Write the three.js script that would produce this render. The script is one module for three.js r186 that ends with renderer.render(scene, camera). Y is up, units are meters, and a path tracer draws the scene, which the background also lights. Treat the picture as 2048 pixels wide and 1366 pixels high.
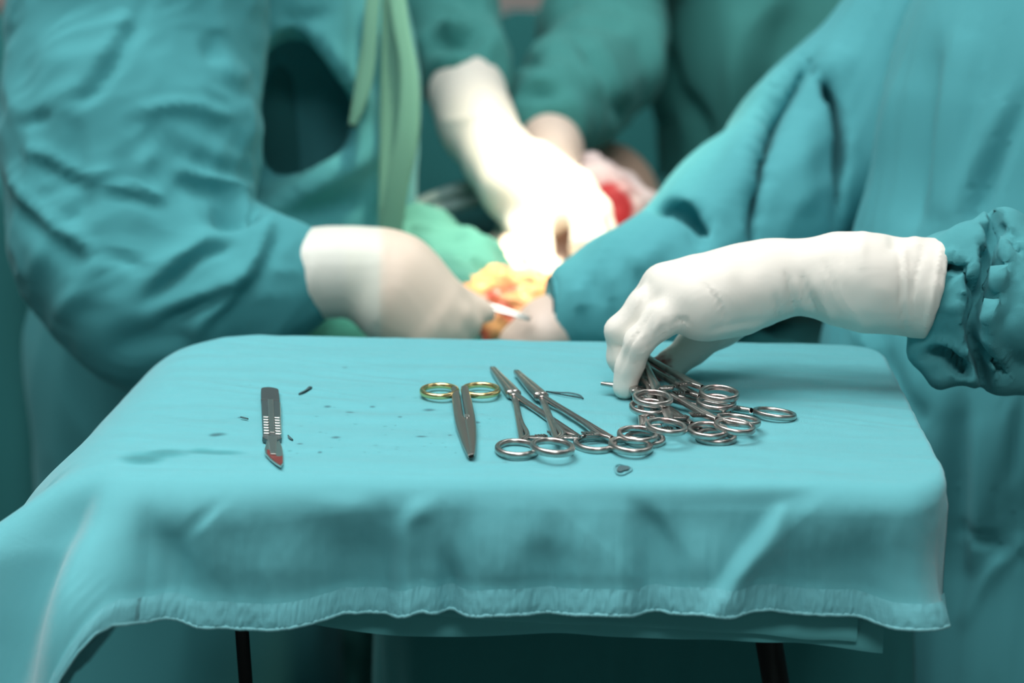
import * as THREE from 'three';
import { createNoise3D } from 'simplex-noise';
import { RectAreaLightUniformsLib } from 'three/addons/lights/RectAreaLightUniformsLib.js';
import { mergeGeometries } from 'three/addons/utils/BufferGeometryUtils.js';
import { RoundedBoxGeometry } from 'three/addons/geometries/RoundedBoxGeometry.js';

// ------------------------------------------------------------------ camera, light, exposure
const scene = new THREE.Scene();
scene.background = new THREE.Color(0x0b1011);
const renderer = new THREE.WebGLRenderer({ antialias: true });
renderer.toneMapping = THREE.LinearToneMapping;
renderer.toneMappingExposure = 0.79;
renderer.shadowMap.enabled = true;

const FOCAL = 3900, PITCH = THREE.MathUtils.degToRad(14), TRAY = 0.98, CAM_Y = TRAY + 0.337;
const camera = new THREE.PerspectiveCamera(2 * Math.atan(683 / FOCAL) * 180 / Math.PI, 2048 / 1366, 0.05, 40);
camera.position.set(0, CAM_Y, 0);
camera.rotation.set(-PITCH, 0, 0);
camera.focus = 1.185;
camera.userData.fStop = 4.6;
scene.add(camera);

RectAreaLightUniformsLib.init();
const CEIL = 2.9;
const PANELS = [
  { at: [-0.5, -1.3], w: 1.7, d: 1.7, power: 7.6 },
  { at: [1.15, -2.3], w: 1.2, d: 0.6, power: 8 },
  { at: [0.1, 0.75], w: 1.2, d: 0.6, power: 18 },
];
const LAMP_AT = new THREE.Vector3(0.16, 2.25, -1.72), LAMP_COLOR = 0xfff0d2, LAMP_POWER = 36;

// ------------------------------------------------------------------ helpers
const V = (x, y, z) => new THREE.Vector3(x, y, z);
const CAM = camera.position.clone();
const FWD = V(0, -Math.sin(PITCH), -Math.cos(PITCH)), UPV = V(0, Math.cos(PITCH), -Math.sin(PITCH)), RIGHT = V(1, 0, 0);
// a photograph position and a distance along the view, as a place in the room
const W = (px, py, d) => CAM.clone().addScaledVector(FWD, d).addScaledVector(RIGHT, (px - 1024) * d / FOCAL).addScaledVector(UPV, (683 - py) * d / FOCAL);
// the place on a level surface at height y
function onLevel(px, py, y) {
  const dir = FWD.clone().addScaledVector(RIGHT, (px - 1024) / FOCAL).addScaledVector(UPV, (683 - py) / FOCAL);
  return CAM.clone().addScaledVector(dir, (y - CAM_Y) / dir.y);
}
const onTray = (px, py, h = 0) => onLevel(px, py, TRAY + h);
function proj(x, y, z) {
  const vx = x - CAM.x, vy = y - CAM.y, vz = z - CAM.z;
  const d = vy * FWD.y + vz * FWD.z;
  return [1024 + FOCAL * vx / d, 683 - FOCAL * (vy * UPV.y + vz * UPV.z) / d];
}
function mulberry(a) { return () => { a = (a + 0x6d2b79f5) | 0; let t = Math.imul(a ^ (a >>> 15), 1 | a); t = (t + Math.imul(t ^ (t >>> 7), 61 | t)) ^ t; return ((t ^ (t >>> 14)) >>> 0) / 4294967296; }; }
const rnd = mulberry(7);
const noise = createNoise3D(mulberry(11));
const fbm = (x, y, z, o = 3) => { let s = 0, a = 0.5; for (let i = 0; i < o; i++) { s += a * noise(x, y, z); x *= 2.03; y *= 2.03; z *= 2.03; a *= 0.5; } return s; };
const ridge = (x, y, z) => 1 - 2 * Math.abs(noise(x, y, z));
const clamp = (x, a, b) => Math.min(b, Math.max(a, x));
const sstep = (a, b, x) => { const t = clamp((x - a) / (b - a), 0, 1); return t * t * (3 - 2 * t); };
const lin = (xs, ys) => (x) => { if (x <= xs[0]) return ys[0]; for (let i = 1; i < xs.length; i++) if (x <= xs[i]) { const t = (x - xs[i - 1]) / (xs[i] - xs[i - 1]); return ys[i - 1] + (ys[i] - ys[i - 1]) * t; } return ys[ys.length - 1]; };
const smoothLin = (xs, ys) => (x) => { if (x <= xs[0]) return ys[0]; for (let i = 1; i < xs.length; i++) if (x <= xs[i]) { const t = sstep(xs[i - 1], xs[i], x); return ys[i - 1] + (ys[i] - ys[i - 1]) * t; } return ys[ys.length - 1]; };

const taken = new Map();
function numbered(name) { const n = taken.get(name) ?? 0; taken.set(name, n + 1); return n ? `${name}_${String(n).padStart(3, '0')}` : name; }
function shade(o) { o.castShadow = true; o.receiveShadow = true; return o; }
function thing(name, label, category, pos = V(0, 0, 0), group) {
  const o = new THREE.Group(); o.name = numbered(name); o.position.copy(pos); o.userData = { label, category };
  if (group) o.userData.group = group;
  scene.add(o); return o;
}
// geometry given in room coordinates becomes a part of a thing standing at its base
function part(name, geo, mat, parent, label) {
  const m = shade(new THREE.Mesh(geo, mat)); m.name = name;
  if (parent) { if (parent.isGroup && !parent.userData.local) m.position.copy(parent.position).negate(); parent.add(m); }
  if (label) m.userData.label = label;
  return m;
}
function struct(name, geo, mat, pos = [0, 0, 0]) { const m = shade(new THREE.Mesh(geo, mat)); m.name = name; m.position.set(...pos); m.userData.kind = 'structure'; scene.add(m); return m; }

// --- solids as joined distance fields, meshed with surface nets
const seg = (a, b, ra, rb = ra, flat) => ({ a, b, ra, rb, flat });           // flat: [direction, factor] makes it thinner along that direction
function chain(pts, k) { const out = []; for (let i = 1; i < pts.length; i++) out.push(seg(pts[i - 1][0], pts[i][0], pts[i - 1][1], pts[i][1], k)); return out; }
function field(groups) {                                                     // [{ k, prims, cut }]
  const G = groups.map(g => ({ k: g.k, join: g.join, cut: g.cut, fn: g.fn, p: (g.prims || []).map(s => {
    const bx = s.b.x - s.a.x, by = s.b.y - s.a.y, bz = s.b.z - s.a.z;
    return [s.a.x, s.a.y, s.a.z, bx, by, bz, 1 / Math.max(1e-12, bx * bx + by * by + bz * bz), s.ra, s.rb, ...(s.flat ? [s.flat[0].x, s.flat[0].y, s.flat[0].z, s.flat[1] - 1] : [0, 0, 0, 0])];
  }) }));
  return (x, y, z) => {
    let d = 1e9;
    for (const g of G) {
      let e = 1e9;
      if (g.fn) e = g.fn(x, y, z);
      for (const s of g.p) {
        const ax = x - s[0], ay = y - s[1], az = z - s[2];
        const t = Math.min(1, Math.max(0, (ax * s[3] + ay * s[4] + az * s[5]) * s[6]));
        let dx = ax - s[3] * t, dy = ay - s[4] * t, dz = az - s[5] * t;
        if (s[12]) { const q = (dx * s[9] + dy * s[10] + dz * s[11]) * s[12]; dx += q * s[9]; dy += q * s[10]; dz += q * s[11]; }
        const c = Math.sqrt(dx * dx + dy * dy + dz * dz) - (s[7] + (s[8] - s[7]) * t);
        const h = Math.max(0, g.k - Math.abs(e - c)); e = Math.min(e, c) - h * h / (4 * g.k);
      }
      if (g.cut) { const kk = g.k; const h = Math.max(0, kk - Math.abs(d + e)); d = Math.max(d, -e) + h * h / (4 * kk); }
      else if (d > 1e8) d = e; else { const kk = g.join ?? g.k; const h = Math.max(0, kk - Math.abs(d - e)); d = Math.min(d, e) - h * h / (4 * kk); }
    }
    return d;
  };
}
function nets(f, lo, hi, h) {
  const nx = Math.ceil((hi.x - lo.x) / h) + 1, ny = Math.ceil((hi.y - lo.y) / h) + 1, nz = Math.ceil((hi.z - lo.z) / h) + 1;
  const vals = new Float32Array(nx * ny * nz), B = 6, sx = 1, sy = nx, sz = nx * ny;
  for (let k = 0; k < nz; k += B) for (let j = 0; j < ny; j += B) for (let i = 0; i < nx; i += B) {
    const c = f(lo.x + (i + B / 2) * h, lo.y + (j + B / 2) * h, lo.z + (k + B / 2) * h), far = Math.abs(c) > B * h * 1.3;
    for (let kk = k; kk < Math.min(nz, k + B); kk++) for (let jj = j; jj < Math.min(ny, j + B); jj++) for (let ii = i; ii < Math.min(nx, i + B); ii++)
      vals[ii + jj * sy + kk * sz] = far ? c : f(lo.x + ii * h, lo.y + jj * h, lo.z + kk * h);
  }
  const id = new Int32Array(nx * ny * nz).fill(-1), pos = [], idx = [];
  const off = []; for (let c = 0; c < 8; c++) off.push((c & 1) * sx + ((c >> 1) & 1) * sy + (c >> 2) * sz);
  for (let k = 0; k < nz - 1; k++) for (let j = 0; j < ny - 1; j++) for (let i = 0; i < nx - 1; i++) {
    const o = i + j * sy + k * sz; let m = 0;
    for (let c = 0; c < 8; c++) if (vals[o + off[c]] < 0) m |= 1 << c;
    if (m === 0 || m === 255) continue;
    let x = 0, y = 0, z = 0, n = 0;
    for (let a = 0; a < 8; a++) for (let ax = 0; ax < 3; ax++) {
      const b = a | (1 << ax); if (b === a) continue;
      const va = vals[o + off[a]], vb = vals[o + off[b]]; if ((va < 0) === (vb < 0)) continue;
      const t = va / (va - vb);
      x += (a & 1) + (ax === 0 ? t : 0); y += ((a >> 1) & 1) + (ax === 1 ? t : 0); z += (a >> 2) + (ax === 2 ? t : 0); n++;
    }
    id[o] = pos.length / 3; pos.push(lo.x + (i + x / n) * h, lo.y + (j + y / n) * h, lo.z + (k + z / n) * h);
  }
  for (let k = 1; k < nz - 1; k++) for (let j = 1; j < ny - 1; j++) for (let i = 1; i < nx - 1; i++) {
    const o = i + j * sy + k * sz, s = vals[o] < 0;
    for (let ax = 0; ax < 3; ax++) {
      const st = [sx, sy, sz][ax]; if ((vals[o + st] < 0) === s) continue;
      const u = [sy, sz, sx][ax], w = [sz, sx, sy][ax];
      const a = id[o - u - w], b = id[o - w], c = id[o], d = id[o - u]; if (a < 0 || b < 0 || c < 0 || d < 0) continue;
      if (s) idx.push(a, b, c, a, c, d); else idx.push(a, c, b, a, d, c);
    }
  }
  const g = new THREE.BufferGeometry();
  g.setAttribute('position', new THREE.Float32BufferAttribute(pos, 3)); g.setIndex(idx); g.computeVertexNormals();
  return g;
}
function bounds(groups, pad) {
  const b = new THREE.Box3();
  for (const g of groups) if (!g.cut) for (const s of g.prims || []) { const r = Math.max(s.ra, s.rb) + pad; for (const p of [s.a, s.b]) { b.expandByPoint(p.clone().addScalar(r)); b.expandByPoint(p.clone().addScalar(-r)); } }
  return b;
}
function solid(groups, h, pad = 0.012) { const b = bounds(groups, pad); return nets(field(groups), b.min, b.max, h); }

// --- folds sculpted into a cloth surface: each stroke is a line drawn on its near side
function stroke(kind, pts, w, h, w2 = w * 6) {
  const curve = new THREE.SplineCurve(pts.map(p => new THREE.Vector2(p[0], p[1])));
  const q = curve.getPoints(pts.length * 5), box = [1e9, 1e9, -1e9, -1e9], pad = kind === 'step' ? w2 * 3 : w * 3;
  for (const p of q) { box[0] = Math.min(box[0], p.x - pad); box[1] = Math.min(box[1], p.y - pad); box[2] = Math.max(box[2], p.x + pad); box[3] = Math.max(box[3], p.y + pad); }
  return { kind, q, w, h, w2, box };
}
function strokeAt(s, x, y) {
  const b = s.box; if (x < b[0] || y < b[1] || x > b[2] || y > b[3]) return 0;
  let best = 1e18, side = 0, along = 0; const n = s.q.length - 1;
  for (let i = 0; i < n; i++) {
    const p = s.q[i], r = s.q[i + 1], ex = r.x - p.x, ey = r.y - p.y, t = clamp(((x - p.x) * ex + (y - p.y) * ey) / (ex * ex + ey * ey + 1e-9), 0, 1);
    const dx = x - p.x - ex * t, dy = y - p.y - ey * t, d = dx * dx + dy * dy;
    if (d < best) { best = d; side = ex * dy - ey * dx; along = (i + t) / n; }
  }
  const d = Math.sqrt(best), fade = Math.sin(Math.PI * clamp(along * 0.94 + 0.03, 0, 1)) ** 0.6;
  if (s.kind === 'step') { const e = side > 0 ? d : -d; return s.h * fade * sstep(-s.w, s.w, e) * Math.exp(-Math.max(0, e) / s.w2); }
  return s.h * fade * Math.exp(-d * d / (s.w * s.w));
}
function sculpt(geo, strokes, extra) {
  const p = geo.attributes.position, n = geo.attributes.normal;
  for (let i = 0; i < p.count; i++) {
    const x = p.getX(i), y = p.getY(i), z = p.getZ(i), nx = n.getX(i), ny = n.getY(i), nz = n.getZ(i);
    let tx = CAM.x - x, ty = CAM.y - y, tz = CAM.z - z; const l = Math.hypot(tx, ty, tz);
    const face = sstep(-0.1, 0.25, (nx * tx + ny * ty + nz * tz) / l);
    let h = extra ? extra(x, y, z, nx, ny, nz) : 0;
    if (face > 0 && strokes.length) { const [u, v] = proj(x, y, z); let s = 0; for (const k of strokes) s += strokeAt(k, u, v); h += s * face; }
    p.setXYZ(i, x + nx * h, y + ny * h, z + nz * h);
  }
  geo.computeVertexNormals();
  return geo;
}
const R_ = (pts, w, h) => stroke('ridge', pts, w, h / 1000), S_ = (pts, w, h, w2) => stroke('step', pts, w, h / 1000, w2);
const crumple = (amp, sc, dir = V(0, 1, 0), stretch = 2.5) => (x, y, z) => {
  const q = (x * dir.x + y * dir.y + z * dir.z) * (1 - 1 / stretch); x -= dir.x * q; y -= dir.y * q; z -= dir.z * q;
  const wx = noise(x * sc * 0.7, y * sc * 0.7, z * sc * 0.7) * 0.35;
  return amp * (0.7 * noise(x * sc * 0.6 + wx, y * sc * 0.6, z * sc * 0.6 + 9) + 0.6 * ridge(x * sc + wx, y * sc + 5, z * sc) * (0.4 + 0.6 * sstep(-0.4, 0.5, noise(x * sc * 0.5 + 31, y * sc * 0.5, z * sc * 0.5))));
};

// --- rods of oval section along a line
function rod(pts, size, { seg: n = 24, round = 12, up = V(0, 1, 0), power = 1, closed = false } = {}) {
  const c = new THREE.CatmullRomCurve3(pts, closed, 'centripetal'), pos = [], uv = [], idx = [], L = c.getLength();
  const rows = closed ? n : n + 1;
  for (let i = 0; i < rows; i++) {
    const t = i / n, p = c.getPointAt(t % 1), T = c.getTangentAt(t % 1), S = T.clone().cross(up).normalize(), U = S.clone().cross(T).normalize(), [w, h] = size(t);
    for (let j = 0; j <= round; j++) {
      const a = j / round * Math.PI * 2, ca = Math.cos(a), sa = Math.sin(a), e = power;
      const x = Math.sign(ca) * Math.abs(ca) ** e * w, y = Math.sign(sa) * Math.abs(sa) ** e * h;
      const q = p.clone().addScaledVector(S, x).addScaledVector(U, y); pos.push(q.x, q.y, q.z); uv.push(j / round, t * L);
    }
  }
  const m = round + 1;
  for (let i = 0; i < n; i++) for (let j = 0; j < round; j++) { const a = i * m + j, b = ((i + 1) % rows) * m + j; idx.push(a, b, a + 1, b, b + 1, a + 1); }
  if (!closed) for (const [row, flip] of [[0, 1], [n, 0]]) {
    const p = c.getPointAt(row / n), k = pos.length / 3; pos.push(p.x, p.y, p.z); uv.push(0.5, 0);
    for (let j = 0; j < round; j++) { const a = row * m + j; flip ? idx.push(k, a, a + 1) : idx.push(k, a + 1, a); }
  }
  const g = new THREE.BufferGeometry();
  g.setAttribute('position', new THREE.Float32BufferAttribute(pos, 3)); g.setAttribute('uv', new THREE.Float32BufferAttribute(uv, 2)); g.setIndex(idx); g.computeVertexNormals();
  return g;
}
// a sheet from a grid of points
function sheet(nu, nv, fn, uvf, wrap = false) {
  const pos = [], uv = [], idx = [], cols = wrap ? nu : nu + 1;
  for (let j = 0; j <= nv; j++) for (let i = 0; i < cols; i++) { const p = fn(i / nu, j / nv, i, j); pos.push(p.x, p.y, p.z); const t = uvf ? uvf(i, j, p) : [i / nu, j / nv]; uv.push(t[0], t[1]); }
  for (let j = 0; j < nv; j++) for (let i = 0; i < nu; i++) { const a = j * cols + i, b = j * cols + (i + 1) % cols, c = a + cols, d = b + cols; idx.push(a, c, b, b, c, d); }
  const g = new THREE.BufferGeometry();
  g.setAttribute('position', new THREE.Float32BufferAttribute(pos, 3)); g.setAttribute('uv', new THREE.Float32BufferAttribute(uv, 2)); g.setIndex(idx); g.computeVertexNormals();
  return g;
}

// ------------------------------------------------------------------ materials
function weaveTexture(n, threads) {
  const a = new Uint8Array(n * n * 4), r = mulberry(3), warp = [], weft = [];
  for (let i = 0; i < threads; i++) { warp.push(r()); weft.push(r()); }
  for (let y = 0; y < n; y++) for (let x = 0; x < n; x++) {
    const u = x / n * threads, v = y / n * threads, iu = Math.floor(u), iv = Math.floor(v);
    const over = (iu + iv) & 1, hu = Math.sin((u - iu) * Math.PI), hv = Math.sin((v - iv) * Math.PI);
    const t = over ? hu * (0.6 + 0.4 * warp[iu]) : hv * (0.6 + 0.4 * weft[iv]);
    const k = Math.round(255 * clamp(0.25 + 0.6 * t + 0.15 * r(), 0, 1)), o = (y * n + x) * 4;
    a[o] = a[o + 1] = a[o + 2] = k; a[o + 3] = 255;
  }
  const t = new THREE.DataTexture(a, n, n); t.wrapS = t.wrapT = THREE.RepeatWrapping; t.magFilter = THREE.LinearFilter; t.needsUpdate = true; return t;
}
const weave = weaveTexture(256, 32);
const rgb = (r, g, b) => new THREE.Color().setRGB(r, g, b);
function cloth(color, extra = {}) { return new THREE.MeshPhysicalMaterial({ color, roughness: 0.92, sheen: 0.14, sheenColor: rgb(0.6, 0.9, 0.9), sheenRoughness: 0.6, side: THREE.DoubleSide, ...extra }); }
const M = {
  gownLeft: cloth(rgb(0.058, 0.295, 0.325)), gownBack: cloth(rgb(0.05, 0.26, 0.245)), gownRight: cloth(rgb(0.075, 0.345, 0.385)),
  tie: cloth(rgb(0.09, 0.245, 0.185)), tableDrape: cloth(rgb(0.02, 0.17, 0.175), { sheen: 0.05 }), fieldDrape: cloth(rgb(0.035, 0.16, 0.135)), screen: cloth(rgb(0.035, 0.25, 0.25)),
  glove: new THREE.MeshPhysicalMaterial({ color: rgb(0.77, 0.745, 0.675), roughness: 0.55, specularIntensity: 0.6 }),
  gloveSkin: new THREE.MeshPhysicalMaterial({ color: rgb(0.66, 0.54, 0.46), roughness: 0.5 }),
  gloveCuff: new THREE.MeshPhysicalMaterial({ color: rgb(0.66, 0.68, 0.62), roughness: 0.6 }),
  steel: new THREE.MeshStandardMaterial({ color: rgb(0.56, 0.545, 0.52), metalness: 1, roughness: 0.3, vertexColors: true }),
  steelPlain: new THREE.MeshStandardMaterial({ color: rgb(0.5, 0.49, 0.47), metalness: 1, roughness: 0.34 }),
  steelDark: new THREE.MeshStandardMaterial({ color: rgb(0.055, 0.075, 0.078), metalness: 0.4, roughness: 0.55 }),
  steelBright: new THREE.MeshStandardMaterial({ color: rgb(0.8, 0.79, 0.75), metalness: 1, roughness: 0.28 }),
  steelScissor: new THREE.MeshStandardMaterial({ color: rgb(0.42, 0.41, 0.38), metalness: 1, roughness: 0.33 }),
  gold: new THREE.MeshStandardMaterial({ color: rgb(0.78, 0.62, 0.3), metalness: 1, roughness: 0.26 }),
  blood: new THREE.MeshPhysicalMaterial({ color: rgb(0.17, 0.035, 0.03), roughness: 0.3 }),
  thread: new THREE.MeshStandardMaterial({ color: rgb(0.05, 0.11, 0.12), roughness: 0.9 }),
  skin: new THREE.MeshPhysicalMaterial({ color: rgb(0.55, 0.36, 0.27), roughness: 0.55 }),
  mask: new THREE.MeshStandardMaterial({ color: rgb(0.4, 0.6, 0.66), roughness: 0.9 }),
  wall: new THREE.MeshStandardMaterial({ color: rgb(0.6, 0.55, 0.52), roughness: 0.8 }), wallTile: new THREE.MeshStandardMaterial({ color: rgb(0.28, 0.36, 0.35), roughness: 0.6 }),
  floor: new THREE.MeshStandardMaterial({ color: rgb(0.10, 0.14, 0.14), roughness: 0.5 }),
  ceiling: new THREE.MeshStandardMaterial({ color: rgb(0.55, 0.56, 0.55), roughness: 0.9 }),
  white: new THREE.MeshStandardMaterial({ color: rgb(0.75, 0.75, 0.74), roughness: 0.4 }),
  rubber: new THREE.MeshStandardMaterial({ color: rgb(0.012, 0.013, 0.014), roughness: 0.6 }),
  panel: new THREE.MeshStandardMaterial({ color: 0xffffff, emissive: 0xffffff, emissiveIntensity: 1.2 }),
  lampGlow: new THREE.MeshStandardMaterial({ color: 0xffffff, emissive: LAMP_COLOR, emissiveIntensity: 1.5 }),
};

// ------------------------------------------------------------------ the room
{
  const x0 = -3, x1 = 3, z0 = -4.6, z1 = 2.2, t = 0.12, lx = x1 - x0, lz = z1 - z0, cx = 0, cz = (z0 + z1) / 2;
  struct('floor', new THREE.BoxGeometry(lx + 2 * t, t, lz + 2 * t), M.floor, [cx, -t / 2, cz]);
  struct('ceiling', new THREE.BoxGeometry(lx + 2 * t, t, lz + 2 * t), M.ceiling, [cx, CEIL + t / 2, cz]);
  struct('wall_back', new THREE.BoxGeometry(lx + 2 * t, CEIL, t), M.wall, [cx, CEIL / 2, z0 - t / 2]);
  struct('wall_front', new THREE.BoxGeometry(lx + 2 * t, CEIL, t), M.wallTile, [cx, CEIL / 2, z1 + t / 2]);
  struct('wall_left', new THREE.BoxGeometry(t, CEIL, lz), M.wallTile, [x0 - t / 2, CEIL / 2, cz]);
  struct('wall_right', new THREE.BoxGeometry(t, CEIL, lz), M.wallTile, [x1 + t / 2, CEIL / 2, cz]);
  struct('baseboard_back', new RoundedBoxGeometry(lx, 0.1, 0.02, 2, 0.004), M.white, [cx, 0.05, z0 + 0.01]);
  PANELS.forEach((p, i) => {
    const where = ['over the instrument table', 'over the patient', 'behind the photographer'][i];
    const g = thing('ceiling_light', `square white ceiling light panel ${where}`, 'ceiling light', V(p.at[0], CEIL - 0.03, p.at[1]));
    g.userData.local = true;
    const fr = [];
    for (const s of [-1, 1]) { fr.push(new THREE.BoxGeometry(p.w + 0.08, 0.03, 0.04).translate(0, 0.015, s * (p.d / 2 + 0.02))); fr.push(new THREE.BoxGeometry(0.04, 0.03, p.d).translate(s * (p.w / 2 + 0.02), 0.015, 0)); }
    part('frame', mergeGeometries(fr), M.white, g);
    part('diffuser', new THREE.BoxGeometry(p.w, 0.01, p.d).translate(0, 0.02, 0), M.panel, g);
    const l = new THREE.RectAreaLight(0xfffdfc, p.power, p.w, p.d); l.name = 'panel_light'; l.position.set(p.at[0], CEIL - 0.035, p.at[1]); l.rotation.x = -Math.PI / 2; scene.add(l);
  });
  // surgical lamp above the patient
  const g = thing('surgical_lamp', 'round white surgical lamp hanging over the operation site', 'lamp', LAMP_AT); g.userData.local = true;
  const target = W(1055, 510, 1.86), dir = target.clone().sub(LAMP_AT).normalize(), q = new THREE.Quaternion().setFromUnitVectors(V(0, -1, 0), dir);
  const prof = [[0, 0.09], [0.08, 0.085], [0.2, 0.06], [0.27, 0.02], [0.28, -0.02], [0.262, -0.022], [0.255, 0.0], [0.0, 0.01]].map(p => new THREE.Vector2(...p));
  const head = part('lamp_housing', new THREE.LatheGeometry(prof, 48), M.white, g); head.quaternion.copy(q); head.position.set(0, 0, 0);
  for (let i = 0; i < 7; i++) { const a = i / 6 * Math.PI * 2, r = i === 6 ? 0 : 0.16; const c = part('lamp_lens', new THREE.CylinderGeometry(0.06, 0.06, 0.012, 24).translate(r * Math.cos(a), -0.006, r * Math.sin(a)), M.lampGlow, g); c.quaternion.copy(q); c.position.set(0, 0, 0); }
  const hp = LAMP_AT;
  part('lamp_arm', rod([V(0, 0.08, 0), V(0.02, 0.2, -0.05), V(0.25, 0.12, -0.3), V(0.3, CEIL - hp.y, -0.35)], () => [0.025, 0.025], { seg: 30 }), M.white, g).position.set(0, 0, 0);
  part('lamp_handle', new THREE.CylinderGeometry(0.018, 0.014, 0.1, 20).translate(0, -0.06, 0), M.white, g).quaternion.copy(q);
  const s = new THREE.SpotLight(LAMP_COLOR, LAMP_POWER, 0, 0.165, 1, 2); s.name = 'lamp_beam'; s.position.copy(LAMP_AT).addScaledVector(dir, 0.13); s.target.position.copy(target); s.shadow.radius = 5; s.castShadow = true; scene.add(s, s.target);
}

// ------------------------------------------------------------------ instrument table: stand and drape
const PSI = THREE.MathUtils.degToRad(3.2), TX = V(Math.cos(PSI), 0, Math.sin(PSI)), TZ = V(Math.sin(PSI), 0, -Math.cos(PSI));
const TF = onTray(1042, 950), HW = 0.236, DEPTH = 0.312;
const local = (x, z, y = 0) => V(TF.x + TX.x * x + TZ.x * z, TRAY + y, TF.z + TX.z * x + TZ.z * z);
const toLocal = (p) => { const a = p.clone().sub(TF); return [a.dot(TX), a.dot(TZ)]; };

// fold of the level part: gentle ripples
const topRipple = (x, z) => 0.0011 * noise(x * 5 + 3, z * 26, 1.7) + 0.00045 * ridge(x * 7 + z * 9, z * 36 + x * 11, 4.2) * (0.4 + noise(x * 6, z * 9, 3)) + 0.0002 * noise(x * 40, z * 55, 8)
  + 0.0008 * Math.exp(-(((z - 0.02 - 0.012 * Math.sin(x * 20)) / 0.006) ** 2)) * noise(x * 8, 3, 1);
function perimeter(n, rc, HW, DEPTH) {
  const pts = [], hw = HW - rc, z0 = rc, z1 = DEPTH - rc, arc = Math.PI / 2 * rc, W2 = 2 * hw, D2 = z1 - z0, total = 2 * W2 + 2 * D2 + 4 * arc;
  for (let i = 0; i < n; i++) {
    let s = i / n * total; let x, z, nx, nz;
    const runs = [[W2, (u) => [-hw + u, 0, 0, -1]], [arc, (u) => { const a = u / rc; return [hw + rc * Math.sin(a), rc - rc * Math.cos(a), Math.sin(a), -Math.cos(a)]; }], [D2, (u) => [HW, z0 + u, 1, 0]], [arc, (u) => { const a = u / rc; return [hw + rc * Math.cos(a), z1 + rc * Math.sin(a), Math.cos(a), Math.sin(a)]; }],
      [W2, (u) => [hw - u, DEPTH, 0, 1]], [arc, (u) => { const a = u / rc; return [-hw - rc * Math.sin(a), z1 + rc * Math.cos(a), -Math.sin(a), Math.cos(a)]; }], [D2, (u) => [-HW, z1 - u, -1, 0]], [arc, (u) => { const a = u / rc; return [-hw - rc * Math.cos(a), rc - rc * Math.sin(a), -Math.cos(a), -Math.sin(a)]; }]];
    for (const [len, fn] of runs) { if (s <= len + 1e-9) { [x, z, nx, nz] = fn(s); break; } s -= len; }
    pts.push({ x, z, nx, nz });
  }
  return pts;
}
// how far the hem hangs below the edge, by place along the front (x in the photograph)
const hemY = smoothLin([-60, 60, 110, 200, 340, 430, 520, 700, 850, 1000, 1200, 1400, 1600, 1890, 2000], [1560, 1400, 1306, 1268, 1243, 1262, 1262, 1246, 1231, 1228, 1226, 1226, 1240, 1262, 1265]);
const photoX = (x, z = -0.015) => { const p = local(x, z, -0.04); return proj(p.x, p.y, p.z)[0]; };
function frontDrop(x) { const px = photoX(x), p = local(x, -0.016), D = -p.z, e = PITCH + Math.atan((hemY(px) - 683) / FOCAL); return D * Math.tan(e) / 1 - 0.337; }
// slope of the hanging front: positive where it swings out, negative where it tucks in
const SLOPES = [[215, 1120, 150, 80, 0.85, 0.42], [160, 1200, 60, 70, 0, 0.25], [330, 1090, 150, 40, 0.8, -0.3], [450, 1060, 120, 60, 0, -0.14], [412, 1060, 46, 9, -0.75, -0.3], [432, 1072, 46, 9, -0.75, 0.25], [690, 1000, 60, 34, 0, 0.4], [560, 1010, 90, 22, 0, -0.12], [735, 1100, 95, 60, 0.2, -0.3], [758, 1004, 26, 22, 0, -0.25], [845, 1020, 60, 22, -0.8, 0.3], [842, 1068, 22, 14, -0.5, -0.3], [900, 1150, 22, 50, -0.3, -0.25], [640, 1190, 200, 22, 0, -0.12],
  [1010, 1060, 70, 70, 0, 0.16], [1090, 1110, 40, 26, 0.2, -0.2], [1200, 1060, 90, 60, 0.2, 0.14], [1305, 1050, 80, 18, 0.85, -0.35], [1140, 1180, 240, 20, 0, -0.16], [1410, 1090, 80, 60, 0, 0.12], [1515, 1085, 140, 16, -0.92, 0.35], [1500, 1160, 90, 40, -0.9, -0.28], [1640, 1120, 130, 50, -0.3, -0.2], [1740, 1100, 60, 40, 0, -0.12], [1830, 1180, 50, 60, 0, 0.15], [1720, 1000, 120, 20, 0, 0.15], [300, 1225, 120, 14, 0, 0.15]];
function slopeAt(px, py) { let s = 0; for (const [cx, cy, rx, ry, a, v] of SLOPES) { const dx = px - cx, dy = py - cy, c = Math.cos(a), n = Math.sin(a), u = (dx * c + dy * n) / rx, w = (-dx * n + dy * c) / ry; s += (v < 0 ? 0.62 : 1) * v * Math.exp(-u * u - w * w); } return s; }
const creaseLine = stroke('step', [[1660, 965], [1560, 1055], [1470, 1150], [1390, 1250]], 26, 1, 260);
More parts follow.
